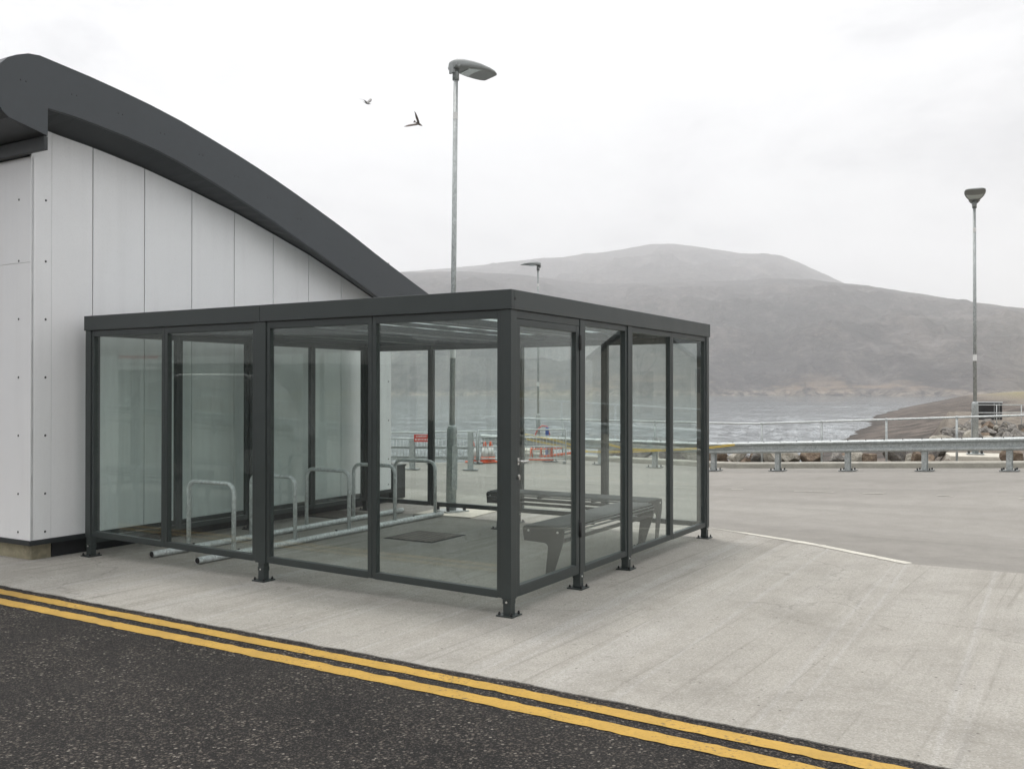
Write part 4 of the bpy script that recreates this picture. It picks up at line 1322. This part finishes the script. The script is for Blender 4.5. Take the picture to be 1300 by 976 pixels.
def car(loc, rz, label):
    t = thing('parked_car', label, 'car', loc, rz)
    half = [(-2.2, .45), (-2.25, .75), (-2.15, 1.0), (-1.95, 1.08), (-1.75, 1.6), (-1.55, 1.78), (.15, 1.80), (.45, 1.72), (1.1, 1.12), (1.95, 1.0), (2.2, .8), (2.25, .5), (2.1, .35), (1.85, .34), (1.78, .62), (1.45, .78), (1.1, .62), (1.03, .32), (-1.03, .32), (-1.1, .62), (-1.45, .78), (-1.78, .62), (-1.85, .36)]
    vs = []; mb = MB()
    ws = lambda z: .88 if z < 1.05 else .88 - (z - 1.05) * .28
    n = len(half)
    vs = [(x, -ws(z), z) for x, z in half] + [(x, ws(z), z) for x, z in half]
    mb.add(vs, [tuple(range(n)), tuple(range(2 * n - 1, n - 1, -1))] + [(i, i + n, (i + 1) % n + n, (i + 1) % n) for i in range(n)])
    mb.build('body', MT['carp'], t, .04)
    for sy in (-1, 1):
        for pl in ([(-1.62, 1.12), (-1.5, 1.6), (-.55, 1.66), (-.55, 1.12)], [(-.47, 1.12), (-.47, 1.66), (.2, 1.66), (.85, 1.12)]):
            mb = MB(); mb.add([(x, sy * (ws(z) + .006), z) for x, z in pl] + [(x, sy * (ws(z) - .02), z) for x, z in pl], [(0, 1, 2, 3), (7, 6, 5, 4), (0, 4, 5, 1), (1, 5, 6, 2), (2, 6, 7, 3), (3, 7, 4, 0)]); mb.build('window', MT['carg'], t)
        for x in (-1.45, 1.45):
            mb = MB(); mb.tube([(x, sy * .66, .35), (x, sy * .89, .35)], .35, 24); wl_ = mb.build('wheel', MT['black'], t, .02)
            mb = MB(); mb.tube([(x, sy * .88, .35), (x, sy * .90, .35)], .22, 12); mb.build('rim', MT['silver'], wl_)
        mb = MB(); mb.box(2.1, 2.235, sy * .72 - .12, sy * .72 + .12, .72, .86); mb.build('headlight', MT['lens'], t)
        mb = MB(); mb.tube([(-1.4, sy * .6, 1.80), (-1.3, sy * .6, 1.87), (-.1, sy * .6, 1.87), (.05, sy * .6, 1.80)], .025, 8); mb.build('roof_rail', MT['silver'], t)
    mb = MB(); mb.add([(1.06, -.7, 1.175), (1.06, .7, 1.175), (.52, .6, 1.68), (.52, -.6, 1.68), (1.08, -.7, 1.19), (1.08, .7, 1.19), (.54, .6, 1.695), (.54, -.6, 1.695)], [(0, 1, 2, 3), (4, 5, 6, 7), (0, 4, 5, 1), (1, 5, 6, 2), (2, 6, 7, 3), (3, 7, 4, 0)]); mb.build('windscreen', MT['carg'], t)
    return t


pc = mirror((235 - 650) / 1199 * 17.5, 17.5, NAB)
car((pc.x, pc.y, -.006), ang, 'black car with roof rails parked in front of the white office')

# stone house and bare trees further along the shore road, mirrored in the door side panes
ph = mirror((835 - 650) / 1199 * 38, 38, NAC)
hs = thing('stone_house', 'small grey stone house with a slate roof by the shore road', 'house', (ph.x, ph.y, gz(ph.x, ph.y)), .9)
mb = MB(); mb.box(-2.6, 2.6, -1.9, 1.9, -.4, 2.2); mb.prism([(-1.9, 2.2), (1.9, 2.2), (0, 3.6)], -2.6, 2.6, lambda a, b, h: (h, a, b)); mb.build('wall', MT['stone'], hs)
mb = MB(); mb.prism([(-2.1, 2.15), (0, 3.72), (2.1, 2.15), (2.1, 2.27), (0, 3.85), (-2.1, 2.27)], -2.8, 2.8, lambda a, b, h: (h, a, b)); rfh = mb.build('roof', MT['slate'], hs)
mb = MB(); mb.box(-2.5, -1.9, -.35, .35, 3.2, 4.3); mb.build('chimney', MT['stone'], rfh)
for y in (-1.91, 1.91):
    for x in (-1.5, 1.4):
        mb = MB(); mb.box(x - .35, x + .35, y - .03, y + .03, .9, 1.8); mb.build('window', MT['carg'], hs)
    mb = MB(); mb.box(-.4, .4, y - .03, y + .03, -.3, 1.75); mb.build('door', MT['red'], hs)
for x in (-2.61, 2.61):
    mb = MB(); mb.box(x - .03, x + .03, -.5, .5, .7, 1.7); mb.build('window', MT['orange'] if 0 else MT['carg'], hs)


def bare_tree(x, y, h, seed, label):
    rnd = random.Random(seed)
    z0 = max(gz(x, y), shore_h(x, y) if y > 13 and guv(x, y)[1] > 2.3 else -9)
    t = thing('bare_tree', label, 'tree', (x, y, z0 - .05), 0, 'bare trees by the shore road')
    mb = MB(); br_ = MB()
    def grow(p, d, ln, r, dep, tgt):
        pts = [p]; rad = [r]
        for i in range(4):
            d = (d + Vector((rnd.gauss(0, .12), rnd.gauss(0, .12), .05))).normalized()
            p = p + d * ln / 4; pts.append(p); rad.append(r * (1 - .12 * (i + 1)))
        tgt.tube(pts, 1, 6 if dep < 2 else 4, 0, False, rad)
        if dep < 5:
            for _ in range(3 if dep < 4 else 2):
                q = (d + Vector((rnd.gauss(0, .55), rnd.gauss(0, .55), rnd.gauss(.12, .25)))).normalized()
                grow(p, q, ln * rnd.uniform(.6, .82), rad[-1] * .68, dep + 1, br_)
    grow(Vector((0, 0, 0)), Vector((0, 0, 1)), h * .3, h * .022, 0, mb)
    mb.build('trunk', MT['bark'], t); br_.build('crown', MT['bark'], t)


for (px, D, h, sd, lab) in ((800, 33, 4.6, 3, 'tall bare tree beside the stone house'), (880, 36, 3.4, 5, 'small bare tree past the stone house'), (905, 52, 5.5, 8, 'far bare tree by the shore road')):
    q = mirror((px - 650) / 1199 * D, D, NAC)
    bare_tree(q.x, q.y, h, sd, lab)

# ------------------------------------------------------------------ light, sky, camera
EL, AZ = math.radians(72), math.radians(-150)          # high, behind thin cloud
sd = Vector((-.45, .85, 0)).normalized() * math.cos(EL) + Vector((0, 0, math.sin(EL)))   # towards the sun
ld = bpy.data.lights.new('sun', 'SUN'); ld.energy = 1.5; ld.angle = math.radians(11); ld.color = (1., .975, .94)
lo = bpy.data.objects.new('sun', ld); C.objects.link(lo); lo.rotation_euler = (-sd).to_track_quat('-Z', 'Y').to_euler(); lo.location = (0, 0, 30)

wd = bpy.data.worlds.new('World'); SC.world = wd; wd.use_nodes = True
nt = wd.node_tree; nt.nodes.clear()
k = N.__new__(N); k.nt = nt
out = nt.nodes.new('ShaderNodeOutputWorld'); bg = nt.nodes.new('ShaderNodeBackground')
sky = k.n('ShaderNodeTexSky', sky_type='NISHITA'); sky.sun_disc = False
sky.sun_elevation = EL; sky.sun_rotation = math.atan2(sd.x, sd.y); sky.air_density = 1; sky.dust_density = 3
tc = k.n('ShaderNodeTexCoord').outputs['Generated']
cl = k.noise(k.map(tc, (1., 1., 2.6), (0, 0, .3), (.35, .1, .0)), 2.1, 7, .58, .35)
cl2 = k.noise(k.map(tc, (1., 1., 2.2), (0, 0, 0), (2.3, .4, .2)), 6.0, 6, .6, .2)
cc = k.math('ADD', k.math('MULTIPLY', cl, .8), k.math('MULTIPLY', cl2, .2))
cloud = k.ramp(cc, [(.38, (.61, .612, .625)), (.48, (.775, .775, .78)), (.56, (.845, .845, .845))])
sepz = k.n('ShaderNodeSeparateXYZ'); k.put(sepz.inputs[0], tc)
zen = k.math('MULTIPLY_ADD', k.ramp(sepz.outputs[2], [(.34, 0.), (.60, .72), (1., 1.)]), 8., 10.6)      # an overcast sky is brightest overhead
comb = k.n('ShaderNodeCombineXYZ')
for i_ in range(3): k.put(comb.inputs[i_], zen)
cs = k.mix(1., cloud, comb.outputs[0], 'MULTIPLY')
col = k.mix(.93, sky.outputs[0], cs)
nt.links.new(col, bg.inputs[0]); bg.inputs[1].default_value = .1
nt.links.new(bg.outputs[0], out.inputs[0])

cam = bpy.data.cameras.new('camera'); co = bpy.data.objects.new('camera', cam); C.objects.link(co)
cam.sensor_width = 36; cam.lens = 36 * 1199 / 1300; cam.clip_end = 12000; cam.clip_start = .05
co.location = (0, 0, 1.6); co.rotation_euler = (PI / 2 + .0059, 0, 0)
SC.camera = co
SC.view_settings.view_transform = 'Standard'; SC.view_settings.look = 'None'; SC.view_settings.exposure = .34; SC.view_settings.gamma = 1
SC.render.engine = 'CYCLES'
cy = SC.cycles
cy.max_bounces = 8; cy.diffuse_bounces = 3; cy.glossy_bounces = 4; cy.transparent_max_bounces = 24; cy.volume_bounces = 1
cy.use_denoising = True
